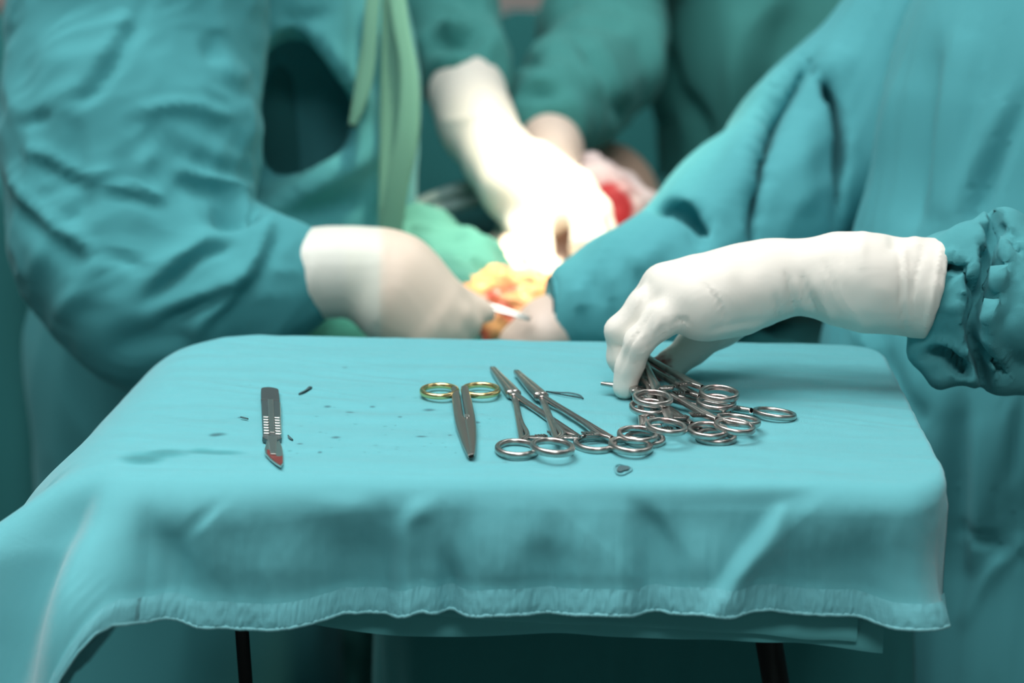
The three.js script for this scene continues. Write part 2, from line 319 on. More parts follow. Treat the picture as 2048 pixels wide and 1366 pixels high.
function drapeColumns(n, rowsTop, rowsHang, opt) {
  const per = perimeter(n, 0.03, HW, DEPTH), cols = [];
  per.forEach((e, i) => {
    const front = e.nx < 0 ? sstep(0.05, 0.7, -e.nz) : sstep(0.2, 0.9, -e.nz), left = sstep(0.2, 0.9, -e.nx), right = sstep(0.2, 0.9, e.nx), back = sstep(0.2, 0.9, e.nz);
    const cornerFL = e.nx < 0 && e.nz < 0 ? Math.sin(Math.PI * clamp(Math.atan2(-e.nx, -e.nz) / (Math.PI / 2), 0, 1)) : 0;
    const nearFL = Math.exp(-(((e.x + HW) / 0.07) ** 2) - ((e.z / 0.07) ** 2));
    const tot = front + left + right + back + 1e-6;
    const R = (front * 0.017 + left * 0.062 + right * 0.004 + back * 0.014) / tot + 0.01 * cornerFL + 0.012 * front * sstep(-0.05, -0.2, e.x);
    let L0 = (front * (frontDrop(e.x) + 0.006) + left * 0.30 + right * 0.085 + back * 0.1) / tot;
    if (e.nx < 0 && e.nz < 0) { const a = clamp(Math.atan2(-e.nx, -e.nz) / (Math.PI / 2), 0, 1); L0 = frontDrop(-HW + 0.03) + 0.006 + (0.30 - frontDrop(-HW + 0.03)) * sstep(0.06, 0.5, a); }
    const baseSlope = (front * 0.1 + left * 0.42 - right * 0.12 + back * 0.05) / tot + 0.25 * cornerFL;
    const th = Math.atan2(-e.nx, -e.nz);
    const fold = (t) => e.nz < 0.1 ? sstep(0.01, 0.1, t) * 0.014 * (nearFL + cornerFL) * Math.cos(th * 7.5 + 0.6 + (e.x + e.z) * 40) : 0;
    const L = L0 + (opt.drop ?? 0);
    let r = 0, y = 0; const hang = [];
    const px0 = photoX(clamp(e.x, -HW - 0.03, HW));
    for (let j = 0; j <= rowsHang; j++) {
      const t = j / rowsHang * L, dt = L / rowsHang;
      const py = 955 + t * 3380, px = px0;
      let slope = baseSlope + (front > 0 ? front * 2.7 * front * slopeAt(px, py) * opt.shape : 0) + (front > 0.5 ? 0.34 * sstep(L - 0.020, L - 0.012, t) : 0) + opt.rough * (0.10 * noise(e.x * 14 + 7, t * 16, e.z * 14) + 0.06 * noise(e.x * 40, t * 36, e.z * 40 + 3) + 0.05 * noise(e.x * 110, t * 90, e.z * 110));
      slope *= sstep(0, 0.022, t) * (1 - 0.75 * sstep(0.3, 0.9, -e.nx) * sstep(0.10, 0.24, t));
      const a = Math.min(Math.PI / 2, t / R * (1 + 0.0)) - Math.atan(slope) * sstep(R * 0.6, R * 1.6, t);
      if (j) { r += Math.cos(a) * dt; y -= Math.sin(a) * dt; }
      const step = front * sstep(0.004, 0.022, t) * strokeAt(creaseLine, px, py) * -0.006;
      let q = r + fold(t) + step; if (front > 0.5) { const w = sstep(R * 1.2, R * 2.6, t), m = 0.009 + 0.5 * ((q - 0.009) + Math.sqrt((q - 0.009) ** 2 + 0.00001)); q += (m - q) * w; } hang.push([q, y, t]);
    }
    cols.push({ e, hang, L });
  });
  return cols;
}
const UVX = 0.9, UVZ = 0.8;
const drapeUV = (x, z) => [(x + 0.45) / UVX, (z + 0.3) / UVZ];
function drapeMap() {
  const w = 2048, h = 1820, c = document.createElement('canvas'); c.width = w; c.height = h; const g = c.getContext('2d');
  g.fillStyle = '#ffffff'; g.fillRect(0, 0, w, h);
  const r = mulberry(21), at = (x, z) => { const [u, v] = drapeUV(x, z); return [u * w, (1 - v) * h]; };
  for (let i = 0; i < 260; i++) { const x = r() * w, y = r() * h, s = 30 + r() * 140, gr = g.createRadialGradient(x, y, 0, x, y, s), k = r() < 0.5; gr.addColorStop(0, k ? 'rgba(225,240,240,0.10)' : 'rgba(255,255,255,0.12)'); gr.addColorStop(1, 'rgba(255,255,255,0)'); g.fillStyle = gr; g.fillRect(x - s, y - s, 2 * s, 2 * s); }
  const spot = (px, py, rx, ry, color, soft = 0.6, n = 1) => { const [x, z] = toLocal(onTray(px, py)), [u, v] = at(x, z); for (let i = 0; i < n; i++) { g.save(); g.translate(u + (r() - 0.5) * rx * (n > 1 ? 1.6 : 0), v + (r() - 0.5) * ry * (n > 1 ? 1.6 : 0)); g.scale(rx, ry); const gr = g.createRadialGradient(0, 0, soft * 0.7, 0, 0, 1); gr.addColorStop(0, color); gr.addColorStop(1, color.replace(/[\d.]+\)$/, '0)')); g.fillStyle = gr; g.beginPath(); g.arc(0, 0, 1, 0, 7); g.fill(); g.restore(); } };
  // wet marks and small stains
  spot(316, 914, 36, 26, 'rgba(150,205,205,0.5)', 0.55, 3); spot(340, 910, 26, 22, 'rgba(150,200,200,0.45)', 0.5, 2); spot(296, 920, 26, 20, 'rgba(140,192,192,0.5)', 0.5, 2);
  spot(400, 902, 24, 14, 'rgba(150,205,205,0.6)', 0.5); spot(432, 906, 44, 14, 'rgba(150,205,205,0.7)', 0.7); spot(436, 868, 15, 10, 'rgba(90,120,125,0.65)', 0.3); spot(428, 870, 9, 8, 'rgba(80,120,125,0.5)', 0.3);
  const flecks = [[690, 735, 4, 3], [655, 812, 5, 4], [700, 823, 6, 5], [745, 812, 4, 3], [843, 876, 7, 4], [858, 818, 8, 5], [672, 876, 6, 4], [800, 836, 3, 3], [900, 870, 3, 3], [600, 888, 4, 3], [480, 832, 4, 3], [955, 845, 4, 3], [1010, 925, 3, 3], [640, 905, 3, 3]];
  for (const [x, y, a, b] of flecks) spot(x, y, a * 1.4, b * 1.8, 'rgba(80,110,120,0.6)', 0.3);
  for (let i = 0; i < 60; i++) { const x = 500 + r() * 500, y = 770 + r() * 150; spot(x, y, 1.5 + r() * 2.5, 1.5 + r() * 2.5, 'rgba(110,150,155,0.45)', 0.3); }
  // thin pale crease lines left by folding
  g.strokeStyle = 'rgba(255,255,255,0.0)';
  const t = new THREE.CanvasTexture(c); t.colorSpace = THREE.SRGBColorSpace; return t;
}
{
  const stand = thing('instrument_stand', 'metal instrument stand under the teal drape, its dark post showing below the hem', 'stand', V(TF.x, 0, TF.z - 0.16));
  const c = local(0, DEPTH / 2, -0.012);
  const tray = new RoundedBoxGeometry(HW * 2 - 0.02, 0.012, DEPTH - 0.02, 3, 0.005); tray.rotateY(-PSI); tray.translate(c.x, c.y, c.z);
  part('tray', tray, M.steelPlain, stand);
  const y = -0.026, hw = HW - 0.02;
  part('tray_frame', rod([[-hw, 0.05], [-hw + 0.02, 0.03], [0, 0.03], [hw - 0.02, 0.03], [hw, 0.05], [hw, DEPTH / 2], [hw, DEPTH - 0.05], [hw - 0.02, DEPTH - 0.03], [0, DEPTH - 0.03], [0.02 - hw, DEPTH - 0.03], [-hw, DEPTH - 0.05], [-hw, DEPTH / 2]].map(p => local(p[0], p[1], y)), () => [0.007, 0.007], { seg: 120, closed: true }), M.steelPlain, stand);
  const pTop = local(-0.19, 0.12, -0.03), pBot = V(pTop.x + 0.035, 0.05, pTop.z + 0.02);
  part('post', rod([pTop, pTop.clone().lerp(pBot, 0.5), pBot], () => [0.0045, 0.0045], { up: V(0, 0, 1) }), M.rubber, stand, 'thin dark post');
  const qTop = local(0.13, 0.2, -0.03), qBot = V(qTop.x + 0.16, 0.05, qTop.z + 0.15);
  part('brace', rod([qTop, qTop.clone().lerp(qBot, 0.5), qBot], () => [0.009, 0.009], { up: V(0, 0, 1) }), M.rubber, stand, 'slanting dark brace');
  part('base', rod([V(pBot.x - 0.03, 0.03, pBot.z + 0.2), V(pBot.x, 0.03, pBot.z), V(qBot.x, 0.03, pBot.z - 0.05), V(qBot.x + 0.02, 0.03, qBot.z + 0.2)], () => [0.018, 0.018], { seg: 60 }), M.rubber, stand);
  // the drape itself
  const N = 1000, RT = 70, RH = 90, cols = drapeColumns(N, RT, RH, { shape: 1, rough: 1 });
  const med = HW - DEPTH / 2;
  const uvs = [];
  const geo = sheet(N, RT + RH, (u, v, i, j) => {
    const { e, hang } = cols[i % N];
    if (j < RT) {
      const q = Math.sqrt(j / RT) * 0.35 + 0.65 * j / RT, cx = clamp(e.x, -med, med), cz = DEPTH / 2, x = cx + (e.x - cx) * q, z = cz + (e.z - cz) * q;
      uvs.push(drapeUV(x, z)); return local(x, z, topRipple(x, z));
    }
    const [r, y, t] = hang[j - RT], x = e.x + e.nx * r, z = e.z + e.nz * r;
    uvs.push(drapeUV(e.x + e.nx * t, e.z + e.nz * t));
    return local(x, z, y + topRipple(e.x, e.z) * (1 - sstep(0, 0.03, t)));
  }, (i, j, p) => uvs[uvs.length - 1], true);
  const w2 = weave.clone(); w2.repeat.set(UVX / 0.016, UVZ / 0.016); w2.needsUpdate = true;
  M.drape = cloth(rgb(0.12, 0.46, 0.51), { sheen: 1, sheenColor: rgb(1, 1, 1), sheenRoughness: 0.4, roughness: 0.75, map: drapeMap(), bumpMap: w2, bumpScale: 0.00025 });
  const drape = thing('table_drape', 'light teal cloth drape covering the instrument table, with a stitched hem in front', 'drape', V(TF.x, TRAY, TF.z - 0.16));
  part('cloth', geo, M.drape, drape);
  // sewn hem: a doubled band along the lower edge, puckered by its stitches
  const band = 0.0135, prof = [];
  for (let k = 0; k <= 12; k++) prof.push([band * (1 - k / 12), 0.0004 + 0.0009 * Math.sin(Math.PI * Math.min(1, k / 12 * 1.02)) ** 0.4]);
  prof.push([-0.0007, 0.0004], [-0.0008, -0.0006], [0, -0.0012]); for (let k = 1; k <= 3; k++) prof.push([band * k / 3, -0.0013]);
  const hemCols = cols.map(({ e, hang, L }) => ({ e, hang, L })), sel = [];
  for (let i = 0; i < N; i++) sel.push(i);
  const HN = 3000;
  const hemGeo = sheet(HN, prof.length - 1, (u, v, i, j) => {
    const f = (i % HN) / HN * N, i0 = Math.floor(f) % N, i1 = (i0 + 1) % N, w = f - Math.floor(f);
    const get = (ci) => { const { e, hang, L } = cols[ci], t = clamp(L - Math.max(0, prof[j][0]), 0, L), q = t / L * RH, a = Math.min(RH - 1, Math.floor(q)), b = q - a, h0 = hang[a], h1 = hang[a + 1]; return { p: local(e.x + e.nx * (h0[0] + (h1[0] - h0[0]) * b), e.z + e.nz * (h0[0] + (h1[0] - h0[0]) * b), h0[1] + (h1[1] - h0[1]) * b + Math.min(0, prof[j][0])), n: TX.clone().multiplyScalar(e.nx).addScaledVector(TZ, e.nz), s: e.x * 1 + e.z * 1 }; };
    const A = get(i0), B = get(i1), p = A.p.lerp(B.p, w), n = A.n.lerp(B.n, w).normalize(), s = f * 1.1;
    const tt = prof[j][0] / band, out = j <= 12 && j > 0 ? 1 : 0;
    const stitch = out * (Math.exp(-(((tt - 0.88) / 0.07) ** 2)) + 0.8 * Math.exp(-(((tt - 0.12) / 0.07) ** 2)));
    const pucker = out * (0.0005 * noise(s * 0.4, tt * 1.2, 3) + 0.0002 * noise(s * 1.5, tt * 2, 9)) - stitch * (0.0003 + 0.0002 * Math.cos(s * 7));
    return p.addScaledVector(n, prof[j][1] + pucker + 0.0002);
  }, (i, j) => [i / HN * 1.3 / 0.016, prof[j][0] / 0.016], true);
  M.hem = cloth(rgb(0.14, 0.455, 0.505), { bumpMap: weave, bumpScale: 0.0003 });
  part('hem', hemGeo, M.hem, drape, 'double-stitched puckered hem');
  // worn pale edge along the bottom of the hem
  M.hemEdge = cloth(rgb(0.19, 0.5, 0.54));
  const edgePts = sheet(HN, 5, (u, v, i, j) => {
    const f = (i % HN) / HN * N, i0 = Math.floor(f) % N, i1 = (i0 + 1) % N, w = f - Math.floor(f), a = j / 5 * Math.PI - Math.PI / 2;
    const get = (ci) => { const { e, hang } = cols[ci], h = hang[RH]; return [local(e.x + e.nx * h[0], e.z + e.nz * h[0], h[1]), TX.clone().multiplyScalar(e.nx).addScaledVector(TZ, e.nz)]; };
    const [pa, na] = get(i0), [pb, nb] = get(i1), p = pa.lerp(pb, w), n = na.lerp(nb, w).normalize();
    return p.addScaledVector(n, 0.0002 + 0.0011 * Math.cos(a) + 0.0003 * noise(f * 2, 1, 1)).add(V(0, -0.0009 + 0.0011 * Math.sin(a) + 0.0002 * noise(f * 3, 7, 1), 0));
  }, null, true);
  part('hem_edge', edgePts, M.hemEdge, drape, 'pale worn lower edge');
  // a small hole burnt through the cloth near the front edge, with a stiff pale rim
  const hc = onTray(1245, 942); const [hx, hz] = toLocal(hc), rim = [], hole = [];
  for (let i = 0; i < 28; i++) { const a = i / 28 * Math.PI * 2, r = 1 + 0.14 * Math.sin(a * 3 + 1); rim.push(local(hx + 0.0046 * r * Math.cos(a), hz + 0.009 * r * Math.sin(a), topRipple(hx, hz) + 0.0006)); }
  part('darn_rim', rod(rim, () => [0.0006, 0.0004], { seg: 56, closed: true, round: 8 }), M.hem, drape, 'pale stiff rim of a small hole');
  const hs = new THREE.Shape(); for (let i = 0; i < 24; i++) { const a = i / 24 * Math.PI * 2, r = (1 + 0.25 * Math.sin(a * 2 + 0.8) + 0.15 * Math.cos(a * 3)); const x = 0.0029 * r * Math.cos(a), z = 0.006 * r * Math.sin(a) + 0.001; i ? hs.lineTo(x, z) : hs.moveTo(x, z); }
  const hg = new THREE.ExtrudeGeometry(hs, { depth: 0.0003, bevelEnabled: false }).rotateX(-Math.PI / 2).rotateY(-PSI).translate(hc.x, TRAY + topRipple(hx, hz) + 0.0007, hc.z);
  part('hole', hg, M.thread, drape, 'small dark hole');

  // two folded cloths underneath, showing below the hem
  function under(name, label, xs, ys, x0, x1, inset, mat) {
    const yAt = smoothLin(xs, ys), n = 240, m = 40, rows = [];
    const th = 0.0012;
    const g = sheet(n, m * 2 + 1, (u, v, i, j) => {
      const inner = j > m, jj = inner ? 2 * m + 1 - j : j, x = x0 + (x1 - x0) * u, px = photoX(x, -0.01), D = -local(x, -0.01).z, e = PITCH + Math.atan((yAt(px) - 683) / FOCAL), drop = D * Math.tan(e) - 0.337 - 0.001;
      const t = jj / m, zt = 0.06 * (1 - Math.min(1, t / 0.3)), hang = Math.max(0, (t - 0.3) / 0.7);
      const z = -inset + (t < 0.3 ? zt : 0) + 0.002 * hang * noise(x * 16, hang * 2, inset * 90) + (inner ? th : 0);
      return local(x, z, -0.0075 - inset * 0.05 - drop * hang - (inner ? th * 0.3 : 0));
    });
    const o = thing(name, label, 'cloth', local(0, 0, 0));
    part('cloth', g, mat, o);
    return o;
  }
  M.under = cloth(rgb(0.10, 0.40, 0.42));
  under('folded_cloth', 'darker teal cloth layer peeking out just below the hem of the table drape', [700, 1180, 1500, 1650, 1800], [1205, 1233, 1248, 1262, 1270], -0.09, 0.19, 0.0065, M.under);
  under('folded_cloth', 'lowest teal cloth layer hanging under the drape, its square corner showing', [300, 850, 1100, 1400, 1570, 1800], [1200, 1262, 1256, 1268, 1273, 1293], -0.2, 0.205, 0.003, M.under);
}

// ------------------------------------------------------------------ instruments
function stained(geo, amount, seed) {
  const p = geo.attributes.position, c = [];
  for (let i = 0; i < p.count; i++) { const x = p.getX(i) * 1000, y = p.getY(i) * 1000, z = p.getZ(i) * 1000, b = amount * sstep(0.25, 0.7, noise(x * 0.09 + seed, y * 0.2, z * 0.09)), k = 0.9 + 0.12 * noise(x * 0.2, y * 0.2, z * 0.2 + seed); c.push(k * (1 - 0.35 * b), k * (1 - 0.62 * b), k * (1 - 0.62 * b)); }
  geo.setAttribute('color', new THREE.Float32BufferAttribute(c, 3)); return geo;
}
function ringGeo(cx, cz, rx, rz, tube, tall, twist = 0) {
  const pts = []; for (let i = 0; i < 40; i++) { const a = i / 40 * Math.PI * 2, x = rx * Math.cos(a), z = rz * Math.sin(a); pts.push(V(cx + x * Math.cos(twist) - z * Math.sin(twist), 0, cz + x * Math.sin(twist) + z * Math.cos(twist))); }
  return rod(pts, () => [tube, tall], { seg: 72, round: 12, closed: true, power: 0.8 });
}
// rings about the origin, jaws towards -z; len from ring centres to tip, piv to the box joint
function makeClamp(name, label, category, o) {
  const g = thing(name, label, category, V(0, 0, 0), o.group); g.userData.local = true;
  const { len, piv, sp, rx, rz, tube, jawW, bend = 0 } = o;
  for (const s of [-1, 1]) {
    const rc = s * sp / 2, mat = M.steel;
    const sh = part('shank', stained(rod([V(-s * 0.0012, s * 0.0008, -piv), V(s * 0.002, s * 0.0005, -piv * 0.85), V(s * sp * 0.2, 0, -piv * 0.42), V(s * sp * 0.25, 0, -rz * 1.75), V(s * (sp / 2 - rx * 0.55), 0, -rz * 1.05), V(s * (sp / 2 - rx * 0.5), 0, -rz * 0.86)], (t) => [0.0022 - 0.0007 * sstep(0.1, 0.6, t) + 0.0003 * sstep(0.85, 1, t), 0.0018 - 0.0002 * t], { seg: 40, power: 0.75 }), o.stain, 3 + s), mat, g);
    part('finger_ring', stained(ringGeo(rc, 0, rx, rz, tube * 0.92, tube * 1.2, 0), o.stain, 9 + 4 * s), mat, g);
    // ratchet bar reaching across between the shanks
    const rat = [rod([V(s * sp * 0.24, 0.0006 * s, -rz * 1.62), V(0, 0.0009 * s, -rz * 1.56)], () => [0.0024, 0.0009], { seg: 6, power: 0.5 })];
    for (let k = 0; k < 4; k++) rat.push(new THREE.BoxGeometry(0.0009, 0.0012, 0.004).rotateY(0.3).translate(s * (0.0012 + k * 0.0017), 0.0009 * s + 0.001, -rz * 1.58));
    part('ratchet', stained(mergeGeometries(rat.map(r => r.index ? r : r)), o.stain * 0.5, 5), mat, g);
    const J = len - piv;
    part('jaw', stained(rod([V(s * 0.0016, 0, -piv + 0.004), V(s * 0.0017, 0, -piv - J * 0.25), V(s * 0.0012 + bend * 0.25, 0, -piv - J * 0.65), V(s * 0.0009 + bend, 0, -len)], (t) => [jawW * (1 - 0.62 * t) * (1 - 0.5 * sstep(0.95, 1, t)), (jawW * 0.9) * (1 - 0.5 * t)], { seg: 30, power: 0.75 }), o.stain * 0.4, 7 + s), mat, g);
  }
  part('box_joint', stained(rod([V(0, 0, -piv + 0.010), V(0, 0, -piv), V(0, 0, -piv - 0.010)], (t) => [0.0028 + 0.0011 * Math.sin(Math.PI * t), 0.0023], { seg: 16, power: 0.55 }), o.stain * 0.4, 2), M.steel, g);
  part('rivet', stained(new THREE.CylinderGeometry(0.0010, 0.0012, 0.0005, 16).translate(0, 0.0024, -piv), 0, 1), M.steel, g);
  return g;
}
function placeTool(g, ringL, ringR, tip) {                                  // where the two rings and the tip lie
  const mid = ringL.clone().add(ringR).multiplyScalar(0.5), z = mid.clone().sub(tip).normalize(), x = ringR.clone().sub(ringL); x.addScaledVector(z, -x.dot(z)).normalize();
  const y = z.clone().cross(x).normalize(); g.matrix.makeBasis(x, y, z); g.quaternion.setFromRotationMatrix(g.matrix); g.position.copy(mid); g.updateMatrix();
}
function copyOf(root, name, label) { const c = root.clone(); c.name = numbered(name); c.userData = { ...root.userData, label }; scene.add(c); return c; }
{
  const holders = 'needle holders side by side on the drape';
  const nh = makeClamp('needle_holder', 'steel needle holder beside the gold-ringed scissors, one ring lying under its twin', 'needle holder', { len: 0.182, piv: 0.118, sp: 0.047, rx: 0.0112, rz: 0.0138, tube: 0.0018, jawW: 0.0032, stain: 0.5, group: holders });
  placeTool(nh, onTray(1033, 890, 0.0025), onTray(1192, 895, 0.0025), onTray(986, 738, 0.003));
  const nh2 = copyOf(nh, 'needle_holder', 'steel needle holder lying over its twin, the one nearer to the gloved hand');
  placeTool(nh2, onTray(1099, 889, 0.0065), onTray(1268, 897, 0.004), onTray(1037, 748, 0.0035));

  const pile = 'clamps piled under the gloved hand';
  const base = { len: 0.128, piv: 0.088, sp: 0.043, rx: 0.0108, rz: 0.0128, tube: 0.0016, jawW: 0.0025, group: pile };
  const h1 = makeClamp('artery_clamp', 'lowest clamp of the pile, lying flat on the drape', 'clamp', { ...base, stain: 0.6 });
  placeTool(h1, onTray(1290, 875, 0.0022), onTray(1432, 877, 0.0022), onTray(1285, 765, 0.003));
  const h2 = makeClamp('artery_clamp', 'clamp lying directly on the lowest one, its rings nearest to the needle holder rings', 'clamp', { ...base, stain: 0.7 });
  placeTool(h2, onTray(1275, 864, 0.006), onTray(1417, 866, 0.006), onTray(1246, 752, 0.008));
  const h3 = copyOf(h2, 'artery_clamp', 'clamp in the middle of the pile, its left ring resting across the two lower clamps');
  placeTool(h3, onTray(1337, 854, 0.011), onTray(1465, 852, 0.008), onTray(1275, 745, 0.012));
  const h4 = makeClamp('artery_clamp', 'clamp with one ring alone on bare drape, curved tip poking out past the fingertip', 'clamp', { ...base, len: 0.116, bend: -0.007, sp: 0.040, stain: 0.3 });
  placeTool(h4, onTray(1456, 836, 0.007), onTray(1570, 832, 0.0022), onTray(1206, 763, 0.006));
  const h5 = copyOf(h2, 'artery_clamp', 'clamp second from the top of the pile, just below the held one');
  placeTool(h5, onTray(1293, 812, 0.010), onTray(1438, 808, 0.010), onTray(1270, 715, 0.014));
  const h6 = copyOf(h1, 'artery_clamp', 'topmost clamp of the pile, held between glove fingers and thumb');
  placeTool(h6, onTray(1299, 795, 0.015), onTray(1445, 789, 0.015), onTray(1262, 690, 0.020));

  // scissors with gold rings, points towards the camera
  const sc = thing('surgical_scissors', 'steel surgical scissors with two gold finger rings, lying points forward', 'scissors', V(0, 0, 0)); sc.userData.local = true;
  const L = 0.142;
  for (const s of [-1, 1]) {
    const wAt = lin([0, 0.2, 0.45, 0.6, 0.8, 0.94, 1], [0.0056, 0.0062, 0.0064, 0.0060, 0.0045, 0.0028, 0.0016]), gapAt = lin([0, 0.45, 0.52, 1], [0.0006, 0.0005, -0.0012, -0.0008]), line = [];
    for (let k = 0; k <= 20; k++) { const t = k / 20; line.push(V(s * (wAt(t) + gapAt(t)) / 2, 0.0022 - 0.0005 * t + (s > 0 ? 0.0003 : 0), -0.003 + t * (L + 0.003))); }
    part('blade', rod(line, (t) => [(wAt(t) - gapAt(t)) / 2 * Math.sqrt(1.0001 - clamp((t - 0.975) / 0.025, 0, 1) ** 2), (0.0021 - 0.0008 * t) * Math.sqrt(1.0001 - clamp((t - 0.965) / 0.035, 0, 1) ** 2) * 1], { seg: 120, round: 24, power: 0.7 }), M.steelScissor, sc);
    part('finger_ring', ringGeo(s * 0.0132, 0.001, 0.0112, 0.0135, 0.0017, 0.0019, 0), M.gold, sc, 'gold finger ring').position.y = 0.0024;
  }
  part('screw', new THREE.CylinderGeometry(0.0016, 0.0018, 0.0012, 18).translate(0.001, 0.0044, 0.066), M.steelBright, sc);
  // geometry points to +z after rotateX, so rings sit at the origin and the tip at +z
  {
    const a = onTray(877, 790, 0.0012), b = onTray(963, 785, 0.0012), tip = onTray(943, 921, 0.0012), mid = a.clone().add(b).multiplyScalar(0.5);
    const z = tip.clone().sub(mid).normalize(), x = b.clone().sub(a); x.addScaledVector(z, -x.dot(z)).normalize(); const y = z.clone().cross(x).normalize();
    sc.quaternion.setFromRotationMatrix(new THREE.Matrix4().makeBasis(x, y, z)); sc.position.copy(mid);
  }

  // scalpel
  const sp = thing('scalpel', 'steel scalpel with a dark handle end and blood on its blade', 'scalpel', V(0, 0, 0)); sp.userData.local = true;
  const ext = (pts, depth, bev = 0.0004) => { const s = new THREE.Shape(); pts.forEach(([x, z], i) => i ? s.lineTo(x, -z) : s.moveTo(x, -z)); return new THREE.ExtrudeGeometry(s, { depth, bevelEnabled: true, bevelThickness: bev, bevelSize: bev, bevelSegments: 2 }).rotateX(-Math.PI / 2); };
  const end = []; for (let i = 0; i <= 12; i++) { const a = Math.PI * i / 12; end.push([-0.0052 * Math.cos(a), 0.0045 - 0.0045 * Math.sin(a)]); }
  part('handle_end', ext([...end, [0.0053, 0.030], [-0.0053, 0.030]], 0.0026), M.steelDark, sp, 'dark rounded handle end');
  const handle = part('handle', ext([[-0.0052, 0.030], [0.0052, 0.030], [0.0046, 0.106], [0.0052, 0.112], [0.0022, 0.118], [-0.0022, 0.118], [-0.0054, 0.112], [-0.0050, 0.106]], 0.0022), new THREE.MeshStandardMaterial({ color: rgb(0.13, 0.17, 0.175), metalness: 0.85, roughness: 0.45 }), sp);
  part('groove', ext([[-0.0014, 0.031], [0.0014, 0.031], [0.0012, 0.104], [-0.0012, 0.104]], 0.0006, 0.0003).translate(0, 0.0026, 0), M.steelPlain, handle, 'raised strip along the handle');
  for (const s of [-1, 1]) for (let k = 0; k < 7; k++) part('grip_rib', new RoundedBoxGeometry(0.0034, 0.0012, 0.0030, 2, 0.0005).translate(s * 0.0034, 0.0031, 0.071 + k * 0.0058), M.steelBright, handle);
  part('edge_strip', new RoundedBoxGeometry(0.0007, 0.0026, 0.07, 2, 0.0003).rotateY(-0.008).translate(0.0056, 0.0013, 0.068), M.steelBright, handle, 'bright side edge of the handle');
  part('neck', ext([[-0.0028, 0.112], [0.0028, 0.112], [0.0018, 0.125], [0.0013, 0.147], [-0.0013, 0.147], [-0.0020, 0.125]], 0.0012, 0.0003).translate(0, 0.0018, 0), M.steelPlain, sp);
  const blade = part('blade', ext([[-0.0030, 0.116], [0.0038, 0.116], [0.0052, 0.128], [0.0056, 0.145], [0.0053, 0.160], [0.0040, 0.166], [0.001, 0.160], [-0.002, 0.152], [-0.0043, 0.142], [-0.0046, 0.134], [-0.0036, 0.124]], 0.0006, 0.0002).translate(0, 0.0012, 0), M.steelBright, sp);
  part('blood_film', ext([[-0.0034, 0.136], [-0.0004, 0.139], [0.0004, 0.147], [0.003, 0.149], [0.0052, 0.147], [0.0050, 0.160], [0.0038, 0.164], [0.001, 0.158], [-0.0018, 0.150], [-0.0034, 0.143]], 0.0001, 0.0001).translate(0, 0.0021, 0), M.blood, blade, 'film of blood on the blade');
  {
    const a = onTray(539, 785, 0.0006), b = onTray(547, 940, 0.0006), z = b.clone().sub(a).normalize(), y = V(0.10, 1, 0).addScaledVector(z, -V(0.10, 1, 0).dot(z)).normalize(), x = y.clone().cross(z);
    sp.quaternion.setFromRotationMatrix(new THREE.Matrix4().makeBasis(x, y, z)); sp.position.copy(a); sp.scale.z = a.distanceTo(b) / 0.166;
    sp.position.y += 0.0006;
  }
  // loose bits of thread
  const bit = (label, pts, r) => { const o = thing('suture_thread', label, 'thread', onTray(pts[0][0], pts[0][1])); part('strand', rod(pts.map(p => onTray(p[0], p[1], 0.0009 + (p[2] || 0))), (t) => [r * (0.5 + Math.sin(Math.PI * clamp(t, 0.05, 0.95))), r], { seg: 24, round: 6 }), M.thread, o); };
  bit('long fine dark thread lying behind the second needle holder', [[1092, 783], [1118, 785], [1140, 786], [1158, 790], [1168, 798]], 0.0005);
  bit('short frayed dark thread between scalpel and scissors near the back', [[598, 788], [612, 781], [620, 774, 0.001], [626, 777]], 0.0007);
  bit('tiny thin dark thread to the left of the scalpel', [[481, 834], [489, 836], [497, 838]], 0.0005);
  bit('tiny dark thread close to the scalpel blade, on its scissors side', [[576, 871], [580, 876], [586, 880]], 0.0005);
}

// ------------------------------------------------------------------ people
const gownSolid = (groups, h, strokes, extra) => sculpt(solid(groups, h, 0.02), strokes, extra);
function plane(p, n) { return (x, y, z) => (x - p.x) * n.x + (y - p.y) * n.y + (z - p.z) * n.z; }
// head, neck, legs and shoes under and outside the gown: one surface
function bodyGeo(head, neckBase, hip, foot, facing, h = 0.012) {
  const side = facing.clone().cross(V(0, 1, 0)).normalize(), prims = [
    seg(head.clone().add(V(0, 0.03, 0)).addScaledVector(facing, -0.015), head.clone().add(V(0, -0.02, 0)).addScaledVector(facing, 0.01), 0.086, 0.078), seg(head.clone().add(V(0, -0.06, 0)).addScaledVector(facing, 0.045), head.clone().add(V(0, -0.095, 0)).addScaledVector(facing, 0.05), 0.045, 0.036),
    seg(head.clone().addScaledVector(facing, 0.095).add(V(0, -0.005, 0)), head.clone().addScaledVector(facing, 0.108).add(V(0, -0.035, 0)), 0.010, 0.014),
    seg(head.clone().addScaledVector(side, 0.085).add(V(0, 0.01, 0)), head.clone().addScaledVector(side, 0.083).add(V(0, -0.04, 0)), 0.012), seg(head.clone().addScaledVector(side, -0.085).add(V(0, 0.01, 0)), head.clone().addScaledVector(side, -0.083).add(V(0, -0.04, 0)), 0.012),
    seg(head.clone().add(V(0, -0.07, 0)).addScaledVector(facing, -0.03), neckBase, 0.058, 0.066), seg(neckBase, hip, 0.06, 0.085)];
  for (const s of [-1, 1]) { const hp = hip.clone().addScaledVector(side, 0.065 * s), ft = foot.clone().addScaledVector(side, 0.085 * s); const kn = hp.clone().lerp(ft, 0.5).addScaledVector(facing, 0.02); prims.push(seg(hp, kn, 0.068, 0.054), seg(kn, ft.clone().setY(0.09), 0.056, 0.04), seg(ft.clone().setY(0.055).addScaledVector(facing, -0.05), ft.clone().setY(0.04).addScaledVector(facing, 0.14), 0.045, 0.038)); }
  return solid([{ k: 0.03, prims }], h);
}
